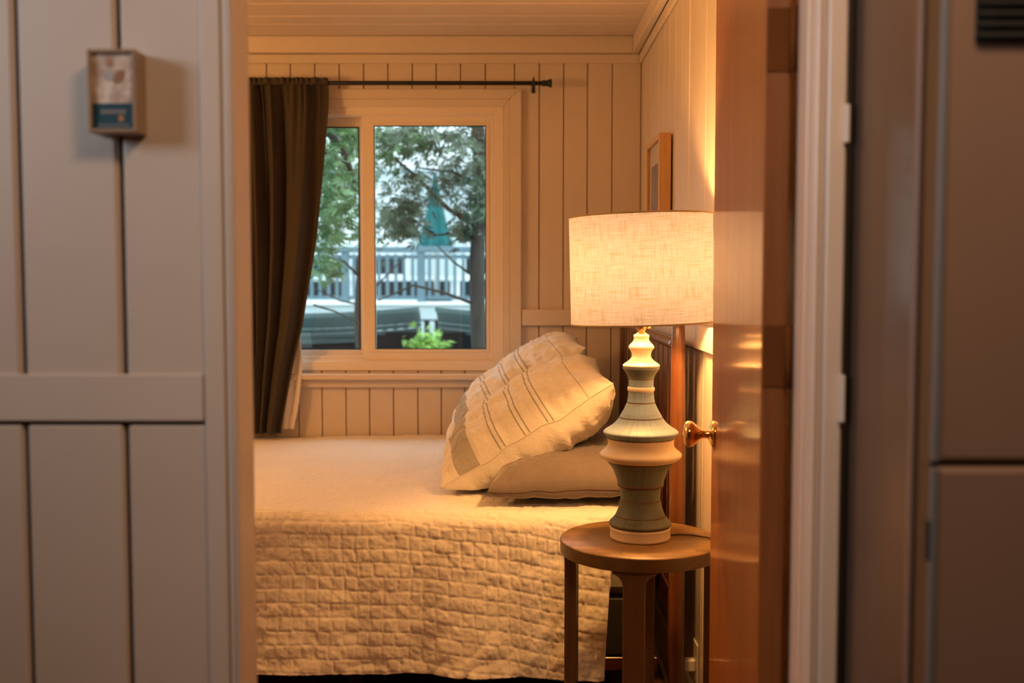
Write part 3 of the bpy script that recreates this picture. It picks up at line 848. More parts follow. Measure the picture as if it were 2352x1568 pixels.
# ------------------------------------------------------------------ bedside table
TX, TY = .3175, 2.68
TZ = wz(1235, TY, 1475)
TR = .2035
table = empty('side_table', (TX, TY, 0), 'round brown wooden side table beside the bed under the lamp', 'side table')
lathe('tabletop', TX, TY, [(TR - .003, TZ - .036), (TR, TZ - .033), (TR, TZ - .003), (TR - .003, TZ), (.0005, TZ)], M['tabletop'], table, 96)
lathe('rim', TX, TY, [(TR - .035, TZ - .0365), (TR + .0006, TZ - .0345), (TR + .0009, TZ - .030), (TR + .0009, TZ - .005), (TR + .0006, TZ - .003)], wood('rim_wood', (0.08, 0.046, 0.016), (0.14, 0.08, 0.028), 'x', 0.38, .2), table, 96, False)
ang0 = math.radians(-11)
def leg(a):
    # tangential board with curved brackets at the top; local: t tangent, r outward
    hw = .0265; th = .030; ztop = TZ - .0365
    out = [(-hw, 0), (hw, 0), (hw, ztop - .042)]
    for k in range(1, 7):
        q = k / 6 * math.pi / 2
        out.append((hw + .026 * (1 - math.cos(q)), ztop - .042 + .034 * math.sin(q)))
    out += [(hw + .026, ztop), (-hw - .026, ztop)]
    for k in range(6, 0, -1):
        q = k / 6 * math.pi / 2
        out.append((-hw - .026 * (1 - math.cos(q)), ztop - .042 + .034 * math.sin(q)))
    out.append((-hw, ztop - .042))
    r1 = TR - .012; r0 = r1 - th
    ca, sa = math.cos(a), math.sin(a)
    V = []
    for r in (r0, r1):
        for t, z in out: V.append((TX + ca * r - sa * t, TY + sa * r + ca * t, z))
    n = len(out)
    F = [list(range(n))[::-1], [n + k for k in range(n)]]
    for k in range(n): F.append([k, (k + 1) % n, n + (k + 1) % n, n + k])
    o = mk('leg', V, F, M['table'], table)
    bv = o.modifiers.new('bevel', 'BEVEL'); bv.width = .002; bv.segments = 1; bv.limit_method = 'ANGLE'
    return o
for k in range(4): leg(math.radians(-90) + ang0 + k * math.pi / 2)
for k in range(2):
    a = math.radians(-90) + ang0 + k * math.pi / 2
    V, F = cbox_vf(TX - TR + .045, TX + TR - .045, TY - .011, TY + .011, .14 + .0, .165, .002)
    if k: V = [(x, y, z + .0255) for x, y, z in V]
    mk('cross_bar', rotz(V, a, (TX, TY)), F, M['table'], table)

# ------------------------------------------------------------------ lamp
LX, LY = TX - .0005, TY
lamp = empty('table_lamp', (LX, LY, TZ), 'ceramic table lamp with a glowing linen drum shade on the round table', 'table lamp')
def prof_px(rows):
    out = []
    for y, hw in rows:
        p = at(1472, y, LY); q = at(1472 + hw, y, LY)
        out.append((q.x - p.x, p.z))
    return out[::-1]
SMP = lambda rows, n=4: rows
def curve(rows, k=5):
    """Catmull-Rom refinement of a (y, hw) profile"""
    if len(rows) < 3: return rows
    R_ = [rows[0]] + rows + [rows[-1]]; out = []
    for i in range(1, len(R_) - 2):
        p0, p1, p2, p3 = [np.array(R_[i + d], float) for d in (-1, 0, 1, 2)]
        for j in range(k):
            t = j / k
            out.append(tuple(.5 * ((2 * p1) + (-p0 + p2) * t + (2 * p0 - 5 * p1 + 4 * p2 - p3) * t * t + (-p0 + 3 * p1 - 3 * p2 + p3) * t ** 3)))
    out.append(tuple(rows[-1]))
    return out
def lpart(name, rows, m, refine=True, n=64):
    return lathe(name, LX, LY, prof_px(curve(rows) if refine else rows), M[m], lamp, n)
lpart('foot', [(1206, 67), (1208, 68.5), (1211, 69.6), (1217, 68.6), (1226, 68.8), (1229, 69.3), (1233, 68.2), (1234.5, 65)], 'cream')
lpart('groove_line', [(1202, 69.5), (1206.5, 68)], 'clay', False)
lower = [(1060, 76), (1065, 72), (1070, 67.8), (1078, 62.5), (1087.5, 58.8), (1098, 55), (1110, 52.2)]
lpart('glazed_body', lower, 'glaze2')
lpart('groove_line', [(1109.5, 52.4), (1112, 53.4), (1114.5, 52.8), (1116, 50)], 'clay', False)
lpart('glazed_body', [(1116, 49), (1119, 48.2), (1124, 47.0), (1134, 45.6), (1145, 45.6)], 'glaze2')
lpart('groove_line', [(1144.5, 45.4), (1149, 46.8)], 'clay', False)
lpart('glazed_body', [(1148.5, 47.4), (1154, 47.8), (1162, 49.4), (1172, 52.6), (1181, 56.5)], 'glaze2')
lpart('groove_line', [(1180.5, 55.8), (1184.5, 57.5)], 'clay', False)
lpart('glazed_body', [(1184, 58.5), (1190, 63.5), (1196, 69.5), (1199.5, 71.8), (1202, 71.2), (1203, 69)], 'glaze2')
lpart('cream_band', [(1005.5, 77.0), (1010, 76.0), (1016, 75.2), (1022, 76.0), (1028, 79.5), (1034, 86.5), (1039, 92.2), (1043, 93.8), (1047, 92.3), (1052, 87), (1056, 81.5)], 'cream')
lpart('groove_line', [(1055.5, 80.6), (1060, 76.4)], 'clay', False)
lpart('groove_line', [(1002.5, 76), (1006, 77)], 'clay', False)
lpart('glazed_body', [(959.5, 50.5), (965, 54.5), (972, 61), (980, 71.5), (987, 82.5), (991, 86), (994.5, 85.6), (999, 81.5), (1003, 77.5)], 'glaze')
lpart('groove_line', [(956, 47.5), (960, 50)], 'clay', False)
lpart('glazed_body', [(925, 32.5), (932, 35.5), (941, 40), (950, 45.3), (956.5, 48.8)], 'glaze')
lpart('groove_line', [(921.5, 31.4), (925.5, 32)], 'clay', False)
lpart('glazed_body', [(898, 28.9), (905, 29.2), (914, 30), (922, 31.8)], 'glaze')
lpart('ring', [(887.5, 29), (889, 30.6), (892.5, 31.3), (896, 30.6), (898.5, 29)], 'cream')
lpart('glazed_body', [(871, 28.9), (878, 28.5), (888, 28.6)], 'glaze')
lpart('groove_line', [(868.5, 28.8), (871.5, 28.7)], 'clay', False)
lpart('glazed_body', [(842.8, 42.2), (846, 41.8), (851, 38.4), (858, 33.6), (864, 30.6), (869, 29.2)], 'glaze2')
lpart('groove_line', [(841, 41), (843.2, 41)], 'clay', False)
lpart('cream_neck', [(767.5, 15), (768.6, 17.2), (771, 18.2), (774.5, 17.6), (776.5, 17.1), (780, 17.8), (785, 20.4), (790, 25), (794, 28.4), (796.5, 29.2), (799.5, 28.8), (803, 25.6), (809, 22.8), (815, 21.9), (821, 23.2), (828, 29.5), (833, 36.5), (837, 41.6), (839.5, 42.4), (841.3, 41.6)], 'cream')
sock = lpart('lamp_socket', [(742, 15), (748, 15.5), (750, 12.5), (753, 12.5), (755, 10.5), (758, 10.2), (760, 7.6), (763, 7.6), (765, 12), (768, 13.5)], 'old_brass', False, 32)
tube('switch', [at(1482, 752, LY), at(1494, 752, LY - .01)], .003, M['brass'], sock, 8)
zs0 = wz(742, LY, 1472)
lathe('bulb', LX, LY, [(.012, zs0), (.013, zs0 + .02), (.02, zs0 + .045), (.027, zs0 + .07), (.025, zs0 + .09), (.015, zs0 + .104), (.001, zs0 + .108)], None or glass_mat('clear_bulb_glass', (1, .98, .94), .04), lamp, 24)
# shade, tilted a little
SR0, SR1 = .1805, .1790
stop_, sbot = wz(496, LY, 1472), wz(741, LY, 1472)
def tilt(V, a=math.radians(-1.7)):
    V = np.array(V, float); zc = (stop_ + sbot) / 2
    x = V[:, 0] - LX; z = V[:, 2] - zc; c, s = math.cos(a), math.sin(a)
    V[:, 0] = LX + c * x + s * z; V[:, 2] = zc - s * x + c * z
    return V
V, F, uv = lathe_vf(LX - .001, LY, [(SR0 + (SR1 - SR0) * k / 10, sbot + (stop_ - sbot) * k / 10) for k in range(11)], 128, False)
uv = [(u, (v - sbot) / .3 ) for u, v in uv]
sh = mk('lamp_shade', tilt(V), F, M['shade'], lamp, True, uv)
M['shade_trim'] = mat('shade_rim_tape', (0.50, 0.38, 0.22), .8)
for zz, r_ in ((stop_, SR1), (sbot, SR0)):
    V, F, _ = lathe_vf(LX - .001, LY, [(r_ + .0006, zz - .0022), (r_ + .0012, zz), (r_ + .0006, zz + .0022), (r_ - .0016, zz + .0022), (r_ - .0016, zz - .0022), (r_ + .0006, zz - .0022)], 128, False)
    mk('shade_rim', tilt(V), F, M['shade_trim'], sh, True)
hp = [(LX + .05 * math.sin(math.pi * k / 14) * (1 if side_ else 1), LY, zs0 + .015 + (stop_ - zs0 - .03) * k / 14) for side_ in (1,) for k in range(15)]
tube('harp', hp, .0018, M['old_brass'], lamp, 6)
tube('harp', [(2 * LX - p[0], p[1], p[2]) for p in hp], .0018, M['old_brass'], lamp, 6)
for k in range(3):
    a = k * 2 * math.pi / 3 + .3
    V, F = tube_vf([(LX, LY, stop_ - .014), (LX + (SR1 - .002) * math.cos(a), LY + (SR1 - .002) * math.sin(a), stop_ - .004)], .0016, 6)
    mk('spider_arm', tilt(V), F, M['old_brass'], sh, True)
lathe('shade_finial', LX, LY, [(.003, stop_ - .018), (.006, stop_ - .012), (.004, stop_ - .006), (.001, stop_ - .002)], M['old_brass'], lamp, 12)
cz_ = TZ + .003
tube('cord', [(LX + .068, LY + .015, cz_), (LX + .10, LY + .03, cz_), (LX + .14, LY + .02, cz_), (LX + .17, LY + .0, cz_), (LX + .192, LY - .03, cz_), (LX + .204, LY - .06, cz_ - .005), (LX + .2055, LY - .07, cz_ - .08), (LX + .195, LY - .04, .3), (LX + .19, LY + .05, .05)], .0026, mat('brown_cord', (.12, .06, .03), .5), lamp, 8)

# ------------------------------------------------------------------ picture on the right wall
P0 = atx(1541, 400, XR - .006).y; XF = XR - .046
P1 = atx(1484, 420, XF).y; PZ1 = wz(304, P0, 1515); PZ0 = PZ1 - .50
pic = empty('picture_frame', (XR, (P0 + P1) / 2, PZ0), 'deep pale oak picture frame hanging above the headboard', 'picture frame')
fw = .018
for (a, b_, c_, d_) in ((P0, P0 + fw, PZ0, PZ1), (P1 - fw, P1, PZ0, PZ1), (P0 + fw, P1 - fw, PZ1 - fw, PZ1), (P0 + fw, P1 - fw, PZ0, PZ0 + fw)):
    box('frame_side', XF, XR - .006, a, b_, c_, d_, M['frame'], pic, .001)
box('mat_board', XF + .012, XR - .008, P0 + fw, P1 - fw, PZ0 + fw, PZ1 - fw, mat('mat_board', (.62, .50, .40), .8, .02), pic, 0)
def art_mat():
    m, nt, b = base_mat('grey_brown_print')
    n = noise(nt, mapping(nt, (1, 6, 3)), 3, 3)
    r = ramp(nt, n.outputs[0], [(.35, (.20, .155, .13)), (.65, (.34, .26, .21))]); nt.links.new(r.outputs[0], b.inputs['Base Color'])
    b.inputs['Roughness'].default_value = .7
    return m
box('print', XF + .011, XF + .0121, P0 + fw + .055, P1 - fw - .045, PZ0 + fw + .06, PZ1 - fw - .07, art_mat(), pic, 0)
box('glazing', XF + .007, XF + .009, P0 + fw, P1 - fw, PZ0 + fw, PZ1 - fw, glass_mat('picture_glass', (.97, .97, .97), .06), pic, 0)

# ------------------------------------------------------------------ small framed box on the hall wall
YB = YN - .042
bxa, bxb = wx(210, YB), wx(320, YB); bza, bzb = wz(303, YB, 260), wz(112, YB, 260)
fb = empty('small_wall_picture', ((bxa + bxb) / 2, YN, bza), 'small box-framed card on the hallway boards left of the doorway', 'framed card')
fm = mat('small_frame_wood', (.34, .23, .14), .5, .1)
t_ = .0045
for (a, b_, c_, d_) in ((bxa, bxa + t_, bza, bzb), (bxb - t_, bxb, bza, bzb), (bxa + t_, bxb - t_, bzb - t_, bzb), (bxa + t_, bxb - t_, bza, bza + t_)):
    box('frame_side', a, b_, YB, YN - .001, c_, d_, fm, fb, .0008)
hz_ = bza + (bzb - bza) * .355
def cardm():
    m, nt, b = base_mat('photo_card')
    mp = mapping(nt, (1, 1, 1)); sx = nt.nodes.new('ShaderNodeSeparateXYZ'); nt.links.new(mp.outputs[0], sx.inputs[0])
    n = noise(nt, mp, 45, 2)
    r = ramp(nt, n.outputs[0], [(.30, (.40, .27, .21)), (.5, (.60, .47, .38)), (.68, (.85, .74, .62))])
    nt.links.new(r.outputs[0], b.inputs['Base Color']); b.inputs['Roughness'].default_value = .35
    return m
cm_ = box('card_picture', bxa + t_, bxb - t_, YB + .006, YB + .008, hz_, bzb - t_, cardm(), fb, 0)
ccx, ccz = (bxa + bxb) / 2, hz_ + (bzb - hz_) * .5
def disc(name, x, z, rx, rz, y, m, par, ang=0, n=20):
    V = [(x + rx * math.cos(2 * math.pi * k / n) * math.cos(ang) - rz * math.sin(2 * math.pi * k / n) * math.sin(ang), y, z + rx * math.cos(2 * math.pi * k / n) * math.sin(ang) + rz * math.sin(2 * math.pi * k / n) * math.cos(ang)) for k in range(n)]
    V += [(v[0], y + .0006, v[2]) for v in V]
    F = [list(range(n)), [n + k for k in range(n)][::-1]] + [[k, n + k, n + (k + 1) % n, (k + 1) % n] for k in range(n)]
    return mk(name, V, F, m, par)
disc('round_mark', ccx - .003, ccz + .001, .0075, .0065, YB + .005, mat('grey_mark', (.42, .42, .40), .6), cm_)
disc('round_mark', ccx + .008, ccz + .000, .0055, .0095, YB + .0045, mat('brown_mark', (.33, .16, .08), .6), cm_, -.5)
disc('round_mark', ccx - .005, ccz + .019, .004, .006, YB + .0045, mat('rust_mark', (.42, .24, .15), .6), cm_)
tl = box('card_caption', bxa + t_, bxb - t_, YB + .0055, YB + .008, bza + t_, hz_, mat('teal_card', (.012, .065, .095), .45, .1), fb, 0)
tm = mat('caption_print', (.32, .27, .24), .6)
for k in range(6):
    x = bxa + .016 + k * .0056
    box('printed_mark', x, x + .0038, YB + .005, YB + .0055, hz_ - .0135, hz_ - .0085, tm, tl, 0)
for k in range(8):
    x = bxa + .012 + k * .0052
    box('printed_mark', x, x + .0033, YB + .005, YB + .0055, bza + t_ + .004, bza + t_ + .0062, tm, tl, 0)
box('orange_mark', bxb - .0245, bxb - .0185, YB + .005, YB + .0055, bza + .0150, bza + .0220, mat('orange_print', (.55, .22, .07), .6), tl, 0)

# ------------------------------------------------------------------ hall right: cupboard with louvred vent, dark side panel
YP = 1.15
cxa = wx(2158, YP)
cup = empty('tall_cupboard', (cxa + .3, YP, 0), 'brown painted tall cupboard with a black vent at the right edge', 'cupboard')
zj = wz(1068, YP, 2250)
box('upper_door', cxa, 1.09, YP, YP + .022, zj + .0025, 1.98, M['cup'], cup, .006)
box('lower_door', cxa, 1.09, YP, YP + .022, .08, zj - .0025, M['cup'], cup, .006)
box('carcass', cxa + .004, 1.09, YP + .0225, YN - .03, 0, 2.0, M['dark_panel'], cup, .003)
M['edge_sheen'] = mat('painted_edge_highlight', (.12, .125, .135), .5)  # grey colour paints the cool light caught along the cupboard's rounded edge
for (a, b_) in ((.08, zj - .003), (zj + .003, 1.98)): box('edge_highlight', cxa - .003, cxa + .006, YP - .0012, YP + .010, a, b_, M['edge_sheen'], cup, .002)
box('side_stile', cxa - .001, cxa + .0035, YP + .012, YP + .05, 0, 2.0, mat('dark_umber', (.10, .058, .03), .6), cup, .001)
box('latch', cxa - .006, cxa + .001, YP + .002, YP + .012, wz(1290, YP, 2140), wz(1198, YP, 2140), M['black'], cup, .001)
vt = empty('vent', (wx(2290, YP), YP, wz(100, YP, 2290))); vt.parent = cup; vt.location = Vector((wx(2290, YP), YP, wz(100, YP, 2290))) - WL[cup.name]
WL[vt.name] = Vector((wx(2290, YP), YP, wz(100, YP, 2290)))
va, vb = wx(2224, YP), wx(2224, YP) + .20; vz0 = wz(98, YP, 2290); vz1 = vz0 + .16
box('vent_back', va, vb, YP - .003, YP - .0005, vz0, vz1, M['black'], vt, .0005)
for k in range(14):
    z = vz0 + .004 + k * .0113
    V = [(va, YP - .004, z + .007), (vb, YP - .004, z + .007), (vb, YP - .012, z), (va, YP - .012, z), (va, YP - .004, z + .0085), (vb, YP - .004, z + .0085), (vb, YP - .012, z + .0015), (va, YP - .012, z + .0015)]
    mk('louvre', V, [(0, 1, 2, 3), (7, 6, 5, 4), (0, 4, 5, 1), (2, 6, 7, 3), (0, 3, 7, 4), (1, 5, 6, 2)], M['black'], vt)
# dark panel door running from the cupboard to the doorway casing
XP = cxa - .004
sd = empty('closet_door', (XP, 1.3, 0), 'dark brown glossy closet door edge-on between cupboard and doorway casing', 'door')
box("door_leaf", XP, XP + .028, YP + .055, YN - .010, 0.01, 2.0, M['dark_panel'], sd, .003)
box('door_leaf_edge', XP - .003, XP + .001, YP + .052, YP + .066, 0.01, 2.0, mat('plum_edge', (.17, .125, .115), .4), sd, .001)
for pz0, pz1, yy in ((wz(965, YN, 1925), wz(858, YN, 1925), YN - .024), (wz(332, YN, 1940), wz(245, YN, 1940), YN - .024)):
    box('hinge', DX1 + .035, DX1 + .0415, yy, YN - .0165, pz0, pz1, M['white'], sd, .001)

# ------------------------------------------------------------------ wall socket beside the bed
oy = 3.02; so = empty('wall_socket', (XR, oy, .20), 'small ivory plug in a wall socket low behind the side table', 'socket')
box('socket_plate', XR - .006, XR - .001, oy - .035, oy + .035, .17, .285, M['white'], so, .002)
box('plug', XR - .035, XR - .006, oy - .014, oy + .014, .20, .235, M['white'], so, .004)

# ------------------------------------------------------------------ outside the window
M['lawn'] = mat('grey_green_ground', (.07, .08, .055), .9, .3, 8)
M['bark'] = mat('cedar_bark', (.062, .048, .04), .9, .35, 7, .6, 40, 0, 0, (3, 3, .6))
M['leaf_a'] = mat('bright_cedar_green', (.135, .235, .10), .7, .35, 3)
M['leaf_b'] = mat('grey_cedar_green', (.095, .13, .085), .75, .35, 3)
for k_ in ('leaf_a', 'leaf_b'):
    M[k_].node_tree.nodes['Principled BSDF'].inputs['Subsurface Weight'].default_value = 0
M['siding'] = mat('white_siding', (.82, .86, .88), .6, .03, 2)
M['deckpaint'] = mat('grey_blue_deck_paint', (.12, .20, .245), .6, .08, 4)
M['fascia'] = mat('pale_blue_grey_board', (.50, .60, .63), .6, .04, 2)
M['teal'] = fabric('teal_canvas', (.004, .125, .135), .12, 300, .2, .3)
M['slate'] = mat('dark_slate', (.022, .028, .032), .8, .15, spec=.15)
M['bench'] = mat('grey_teal_bench', (.085, .14, .145), .7, .12, 6)
gr = struct('ground', [(-25, 25, 4.75, 45, -.4, .12)], M['lawn'], 'ground outside the window')

def spray_mesh(centres, per, size, m, parent, name='foliage', seed=1):
    """flat drooping cedar sprays: many small pointed leaflets on real geometry"""
    r = np.random.default_rng(seed)
    V = []; F = []
    for (c, rad) in centres:
        for _ in range(per):
            p = np.array(c) + r.normal(0, 1, 3) * np.array(rad)
            d = r.normal(0, 1, 3); d[2] = -abs(d[2]) * .5 - .1; d /= np.linalg.norm(d)
            n = r.normal(0, 1, 3) + np.array([0, -.3, .8]); n /= np.linalg.norm(n)
            sd = np.cross(d, n); sd /= np.linalg.norm(sd)
            L = size * r.uniform(.6, 1.3)
            for k in range(5):
                q = (k - 2) / 2.0
                dr = d * math.cos(q * .9) + sd * math.sin(q * .9)
                b = p + d * L * .12 * (2 - abs(k - 2))
                l = L * (1 - .28 * abs(q)); wv = np.cross(dr, n) * l * .13
                i = len(V)
                V += [b, b + dr * l * .5 + wv, b + dr * l, b + dr * l * .5 - wv]
                F.append((i, i + 1, i + 2, i + 3))
    o = mk(name, np.array(V), F, m, parent)
    o['kind'] = 'stuff'
    return o
def tree(label, pxb, pxt, Y, rpx, clusters, m, seed, branches, ytop=100, ybot=900, group=None):
    b = at(pxb, ybot, Y); t = at(pxt, ytop, Y)
    base = Vector((b.x, Y, .12))
    o = empty('cedar_tree', base, label, 'tree', group)
    k = at(pxb + rpx, 600, Y).x - at(pxb, 600, Y).x
    pts = [(base.x, Y, .10)]
    for j in range(1, 9):
        q = j / 8
        pts.append((base.x + (t.x - base.x) * q + .02 * math.sin(j * 2 + seed), Y, .12 + (t.z + .8 - .12) * q))
    tube('trunk', pts, [k * (1.15 - .35 * j / 8) for j in range(9)], M['bark'], o, 12)
    for br in branches:
        tube('branch', [at(x, y, Y + dz) for x, y, dz in br[0]], [br[1] * (1 - .6 * i / (len(br[0]) - 1)) for i in range(len(br[0]))], M['bark'], o, 6)
    cs = []
    for (x, y, dz, rx, rz) in clusters:
        p = at(x, y, Y + dz); kx = Y / FPX
        cs.append(((p.x, p.y, p.z), (rx * kx, .22, rz * kx)))
    spray_mesh(cs, 75, .085, m, o, 'foliage', seed)
    return o
YT = 7.4
tree('cedar with thick grey trunk at the right edge of the window view', 1101, 1098, YT, 17,
     [(1000, 320, -.3, 45, 22), (930, 300, -.4, 40, 18), (1060, 330, 0, 26, 28), (1062, 470, .1, 14, 34), (960, 430, 0, 34, 18), (1050, 400, .1, 26, 20),
      (905, 500, .1, 28, 22), (930, 470, .2, 30, 16), (1105, 410, -.3, 10, 28), (1110, 480, -.3, 8, 22), (1180, 300, 0, 50, 50), (1240, 420, 0, 50, 50), (990, 210, 0, 90, 40), (1110, 160, 0, 90, 40), (1066, 530, .1, 10, 10), (925, 520, .1, 24, 16)],
     M['leaf_b'], 31,
     [([(1095, 520, 0), (1030, 480, 0), (950, 400, .1), (890, 350, .1)], .022), ([(1095, 700, 0), (1020, 672, -.1), (950, 655, -.1), (868, 690, 0)], .014),
      ([(1095, 420, 0), (1040, 395, 0), (960, 385, .2)], .016), ([(1095, 560, 0), (1050, 535, .1), (1000, 540, .1), (940, 500, .1)], .013),
      ([(1095, 640, 0), (1040, 600, .1), (1000, 560, .1)], .010), ([(1095, 345, 0), (1060, 330, 0), (1000, 345, 0)], .013)])
tree('cedar with slender trunk behind the middle bar of the window', 826, 838, YT + .6, 10,
     [(900, 320, -.6, 30, 22), (880, 370, -.6, 22, 20), (950, 330, -.6, 32, 14), (800, 430, -.3, 24, 40), (770, 520, -.2, 26, 28), (800, 340, -.3, 24, 26), (740, 440, 0, 26, 44), (850, 210, 0, 90, 40), (745, 610, .1, 20, 16), (860, 500, 0, 20, 40)],
     M['leaf_a'], 32,
     [([(830, 640, 0), (790, 600, -.1), (750, 590, -.1)], .012), ([(830, 700, 0), (780, 690, 0), (720, 660, 0)], .010), ([(836, 690, 0), (880, 640, 0), (935, 585, .1)], .010)])
tree('green cedar farthest left, with a leaning grey branch', 640, 700, YT - .9, 20,
     [(750, 320, 0, 26, 26), (770, 390, 0, 26, 26), (735, 460, 0, 22, 34), (780, 470, .1, 24, 20), (745, 540, .1, 24, 24), (690, 420, 0, 40, 80), (620, 350, 0, 60, 80), (700, 230, 0, 80, 40), (800, 300, .1, 18, 14)],
     M['leaf_a'], 33,
     [([(700, 250, 0), (760, 310, 0), (795, 360, 0), (815, 420, .1)], .035), ([(690, 320, 0), (745, 345, 0), (800, 375, 0)], .028), ([(720, 700, 0), (770, 715, 0), (830, 745, 0)], .008)])

# raised deck with railing, across the garden
YR = 15.0
deck = empty('deck_railing', (at(900, 600, YR).x, YR, wz(695, YR)), 'grey blue picket railing of the raised deck across the garden', 'railing')
rx0, rx1 = wx(520, YR), wx(1260, YR)
zt, zt2, zb1 = wz(566, YR), wz(580, YR), wz(692, YR)
box('top_rail', rx0, rx1, YR - .06, YR + .08, zt2, zt, M['deckpaint'], deck, .01)
box('upper_rail', rx0, rx1, YR - .02, YR + .02, wz(594, YR), wz(585, YR), M['deckpaint'], deck, .01)
box('bottom_rail', rx0, rx1, YR - .02, YR + .02, wz(688, YR), wz(679, YR), M['deckpaint'], deck, .01)
px = 524; p0 = None; k = 0
while px < 1258:
    X = wx(px, YR)
    if p0 is None:
        p0 = box('picket', X - .024, X + .024, YR - .045, YR - .021, wz(688, YR), wz(583, YR), M['deckpaint'], deck, .006); w0 = WL[p0.name].copy()
    else:
        c = p0.copy(); c.parent = None; link(c, deck, (X, w0.y, w0.z))
    if k % 9 == 4: box('post', X + .06, X + .17, YR - .05, YR + .06, zb1 - .05, zt2, M['deckpaint'], deck, .01)
    px += 19.3; k += 1
dk = empty('deck', (at(900, 700, YR).x, YR, wz(732, YR)), 'white raised deck with a pale blue grey front board', 'deck')
box('front_board', rx0 - 1, rx1 + 1, YR - .10, YR - .06, wz(734, YR), wz(699, YR), M['fascia'], dk, .01)
n_ = 10
for k in range(n_):
    a = YR - .14 + k * .42
    box('deck_board', rx0 - 1, rx1 + 1, a, a + .415, zb1 - .055, zb1 - .012, M['siding'], dk, .008)
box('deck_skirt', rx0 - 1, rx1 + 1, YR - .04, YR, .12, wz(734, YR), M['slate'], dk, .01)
# low picket fence below the deck at the left
fn = empty('picket_fence', (wx(760, 12.5), 12.5, .12), 'white picket fence in front of the deck, behind the seats', 'fence')
px = 560; p0 = None
while px < 1010:
    X = wx(px, 12.5)
    if p0 is None:
        p0 = box('picket', X - .03, X + .03, 12.48, 12.5, .12, wz(738, 12.5), M['fascia'], fn, .006); w0 = WL[p0.name].copy()
    else:
        c = p0.copy(); c.parent = None; link(c, fn, (X, w0.y, w0.z))
    px += 24
box('fence_rail', wx(555, 12.5), wx(1010, 12.5), 12.5, 12.53, wz(775, 12.5), wz(765, 12.5), M['fascia'], fn, .005)
# long white table and benches on the deck
YD = YR + 1.2
tb = empty('patio_table', (wx(860, YD), YD, zb1), 'long white patio table behind the deck railing', 'table')
ta, tbx = wx(560, YD), wx(1075, YD)
box('tabletop', ta, tbx, YD - .3, YD + .3, wz(645, YD), wz(634, YD), M['siding'], tb, .01)
for x in (ta + .2, (ta + tbx) / 2, tbx - .2): box('leg', x - .06, x + .06, YD - .2, YD + .2, zb1 - .012, wz(645, YD), M['siding'], tb, .01)
# house
YH = 19.5
hs_ = empty('house', (wx(950, YH), YH, .12), 'white sided house behind the deck', 'house')
hx0, hx1 = wx(420, YH), wx(1420, YH)
box('wall', hx0, hx1, YH + .03, YH + .4, .12, wz(395, YH), M['siding'], hs_, .01)
zz = wz(640, YH); nb = 0
while zz < wz(400, YH):
    V = [(hx0, YH - .012, zz), (hx1, YH - .012, zz), (hx1, YH + .03, zz), (hx0, YH + .03, zz), (hx0, YH + .012, zz + .16), (hx1, YH + .012, zz + .16), (hx1, YH + .03, zz + .16), (hx0, YH + .03, zz + .16)]
    mk('siding_board', V, [(0, 1, 5, 4), (3, 2, 1, 0), (1, 2, 6, 5), (0, 4, 7, 3), (4, 5, 6, 7), (2, 3, 7, 6)], M['siding'], hs_)
    zz += .16
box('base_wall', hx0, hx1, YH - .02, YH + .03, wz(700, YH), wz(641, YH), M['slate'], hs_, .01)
box('eave', hx0 - .3, hx1 + .3, YH - .5, YH + .5, wz(397, YH), wz(385, YH), M['fascia'], hs_, .02)
V = [(hx0 - .3, YH - .6, wz(385, YH)), (hx1 + .3, YH - .6, wz(385, YH)), (hx1 + .3, YH + 4, wz(385, YH) + 1.4), (hx0 - .3, YH + 4, wz(385, YH) + 1.4)]
V += [(a, b, c - .1) for a, b, c in V]
mk('roof', V, [(0, 1, 2, 3), (7, 6, 5, 4), (0, 4, 5, 1), (1, 5, 6, 2), (2, 6, 7, 3), (3, 7, 4, 0)], mat('pale_roof', (.62, .66, .68), .7), hs_)
dm = mat('dark_house_glass', (.02, .03, .035), .5, spec=.1)
for (a, b_) in ((560, 676), (680, 806), (810, 936), (1066, 1130), (1134, 1200)):
    f_ = ring('window', a, b_, 588, 634, (4, 4, 4, 4), YH - .05, YH - .012, M['siding'], hs_, .005)
    box('pane', wx(a + 3, YH), wx(b_ - 3, YH), YH - .04, YH - .015, wz(632, YH), wz(590, YH), dm, f_, 0)
fd = ring('door', 942, 1062, 430, 640, (14, 18, 10, 4), YH - .06, YH - .012, M['fascia'], hs_, .01)
box('pane', wx(955, YH), wx(1046, YH), YH - .045, YH - .014, wz(636, YH), wz(438, YH), mat('pale_door_glass', (.42, .50, .52), .25), fd, 0)
# folded umbrella
YU = YR + .75
um = empty('patio_umbrella', (wx(1000, YU), YU, zb1), 'folded teal patio umbrella on the deck', 'umbrella')
uc = wx(1000, YU); n = 48; V = []; F = []
rows = [(388, 1), (400, 4), (430, 8), (470, 15), (510, 23), (545, 31), (562, 36), (572, 35)]
for y, hw in rows:
    r_ = hw * YU / FPX; z = wz(y, YU)
    for k in range(n):
        a = 2 * math.pi * k / n; rr2 = r_ * (1 + .16 * math.cos(8 * a + .4))
        V.append((uc + rr2 * math.cos(a), YU + rr2 * math.sin(a), z))
for i in range(len(rows) - 1):
    for k in range(n): F.append((i * n + k, i * n + (k + 1) % n, (i + 1) * n + (k + 1) % n, (i + 1) * n + k))
F.append(list(range(n))); F.append([(len(rows) - 1) * n + k for k in range(n)])
mk('canopy', V, F, M['teal'], um, True)
tube('pole', [(uc, YU, zb1 - .01), (uc, YU, wz(386, YU) + .05)], .02, M['white'], um, 10)
lathe('base', uc, YU, [(.25, zb1 - .011), (.24, zb1 + .04), (.05, zb1 + .07)], M['slate'], um, 24)

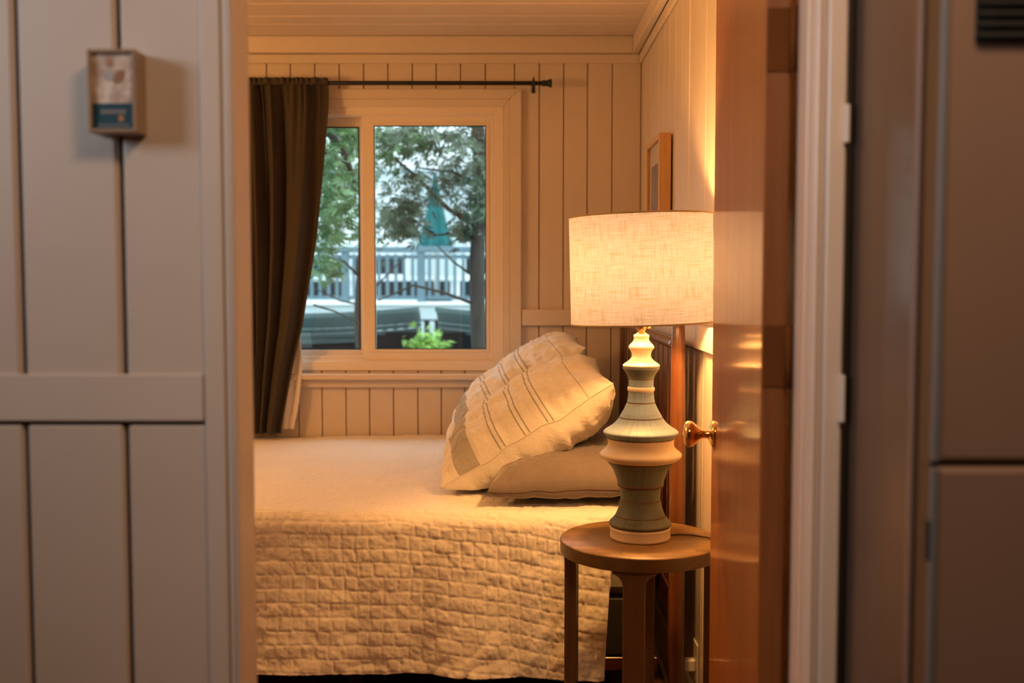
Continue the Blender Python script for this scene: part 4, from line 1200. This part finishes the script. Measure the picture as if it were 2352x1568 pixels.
# two curved slatted seats near the window
def curved_seat(label, pxa, pxb, Y, flip):
    o = empty('curved_bench', (wx((pxa + pxb) / 2, Y), Y, .12), label, 'bench', 'slatted benches outside the window')
    nsl = 9
    for k in range(nsl):
        q = k / (nsl - 1)
        a = math.radians(8 + 82 * q)
        # the back rolls over from top to seat
        yy = Y + .34 * (math.cos(a)) ; zz = wz(796, Y) + .26 * math.sin(a)
        pts = []
        for j in range(13):
            t = j / 12; x = wx(pxa + (pxb - pxa) * t, Y)
            e = t if not flip else 1 - t
            pts.append((x, yy - .30 + .55 * e ** 2 * .3, zz - .0 + .05 * e ** 2))
        Vs = []
        for (x, y, z) in pts:
            Vs += [(x, y - .016, z - .018), (x, y + .02, z - .018), (x, y + .022, z + .017), (x, y - .006, z + .014)]
        Fs = []
        for j in range(12):
            for c in range(4): Fs.append((j * 4 + c, j * 4 + (c + 1) % 4, (j + 1) * 4 + (c + 1) % 4, (j + 1) * 4 + c))
        Fs += [(3, 2, 1, 0), (48, 49, 50, 51)]
        mk('slat', Vs, Fs, M['bench'], o)
    xa, xb = wx(pxa, Y), wx(pxb, Y)
    box('back_panel', xa, xb, Y + .10, Y + .12, wz(815, Y), wz(764, Y), M['slate'], o, .01)
    box('seat', xa, xb, Y - .55, Y + .1, wz(812, Y) - .04, wz(806, Y) - .02, M['slate'], o, .01)
    for x in (xa + .06, xb - .06): box('leg', x - .03, x + .03, Y - .3, Y - .24, .12, wz(806, Y) - .03, M['slate'], o, .005)
    return o
curved_seat('grey teal slatted curved bench at the lower left of the window view', 640, 963, 8.6, False)
curved_seat('grey teal slatted curved bench at the lower right of the window view', 1002, 1260, 8.6, True)
# dark garden boxes and a green plant between them
pl = empty('potted_plant', (wx(978, 8.2), 8.2, .12), 'bright green leafy plant between the two curved benches', 'plant')
lathe('pot', wx(978, 8.2), 8.2, [(.09, .12), (.13, .5), (.14, .52)], M['slate'], pl, 20)
tube('stem', [(wx(978, 8.2), 8.2, .5), (wx(978, 8.2), 8.2, wz(800, 8.2))], .02, M['bark'], pl, 6)
c0 = at(978, 786, 8.2)
spray_mesh([((c0.x, 8.2, c0.z), (.055, .05, .045)), ((c0.x + .05, 8.2, c0.z - .04), (.04, .05, .03))], 260, .05, mat('lime_leaf', (.35, .60, .13), .6, .2), pl, 'leaves', 44)
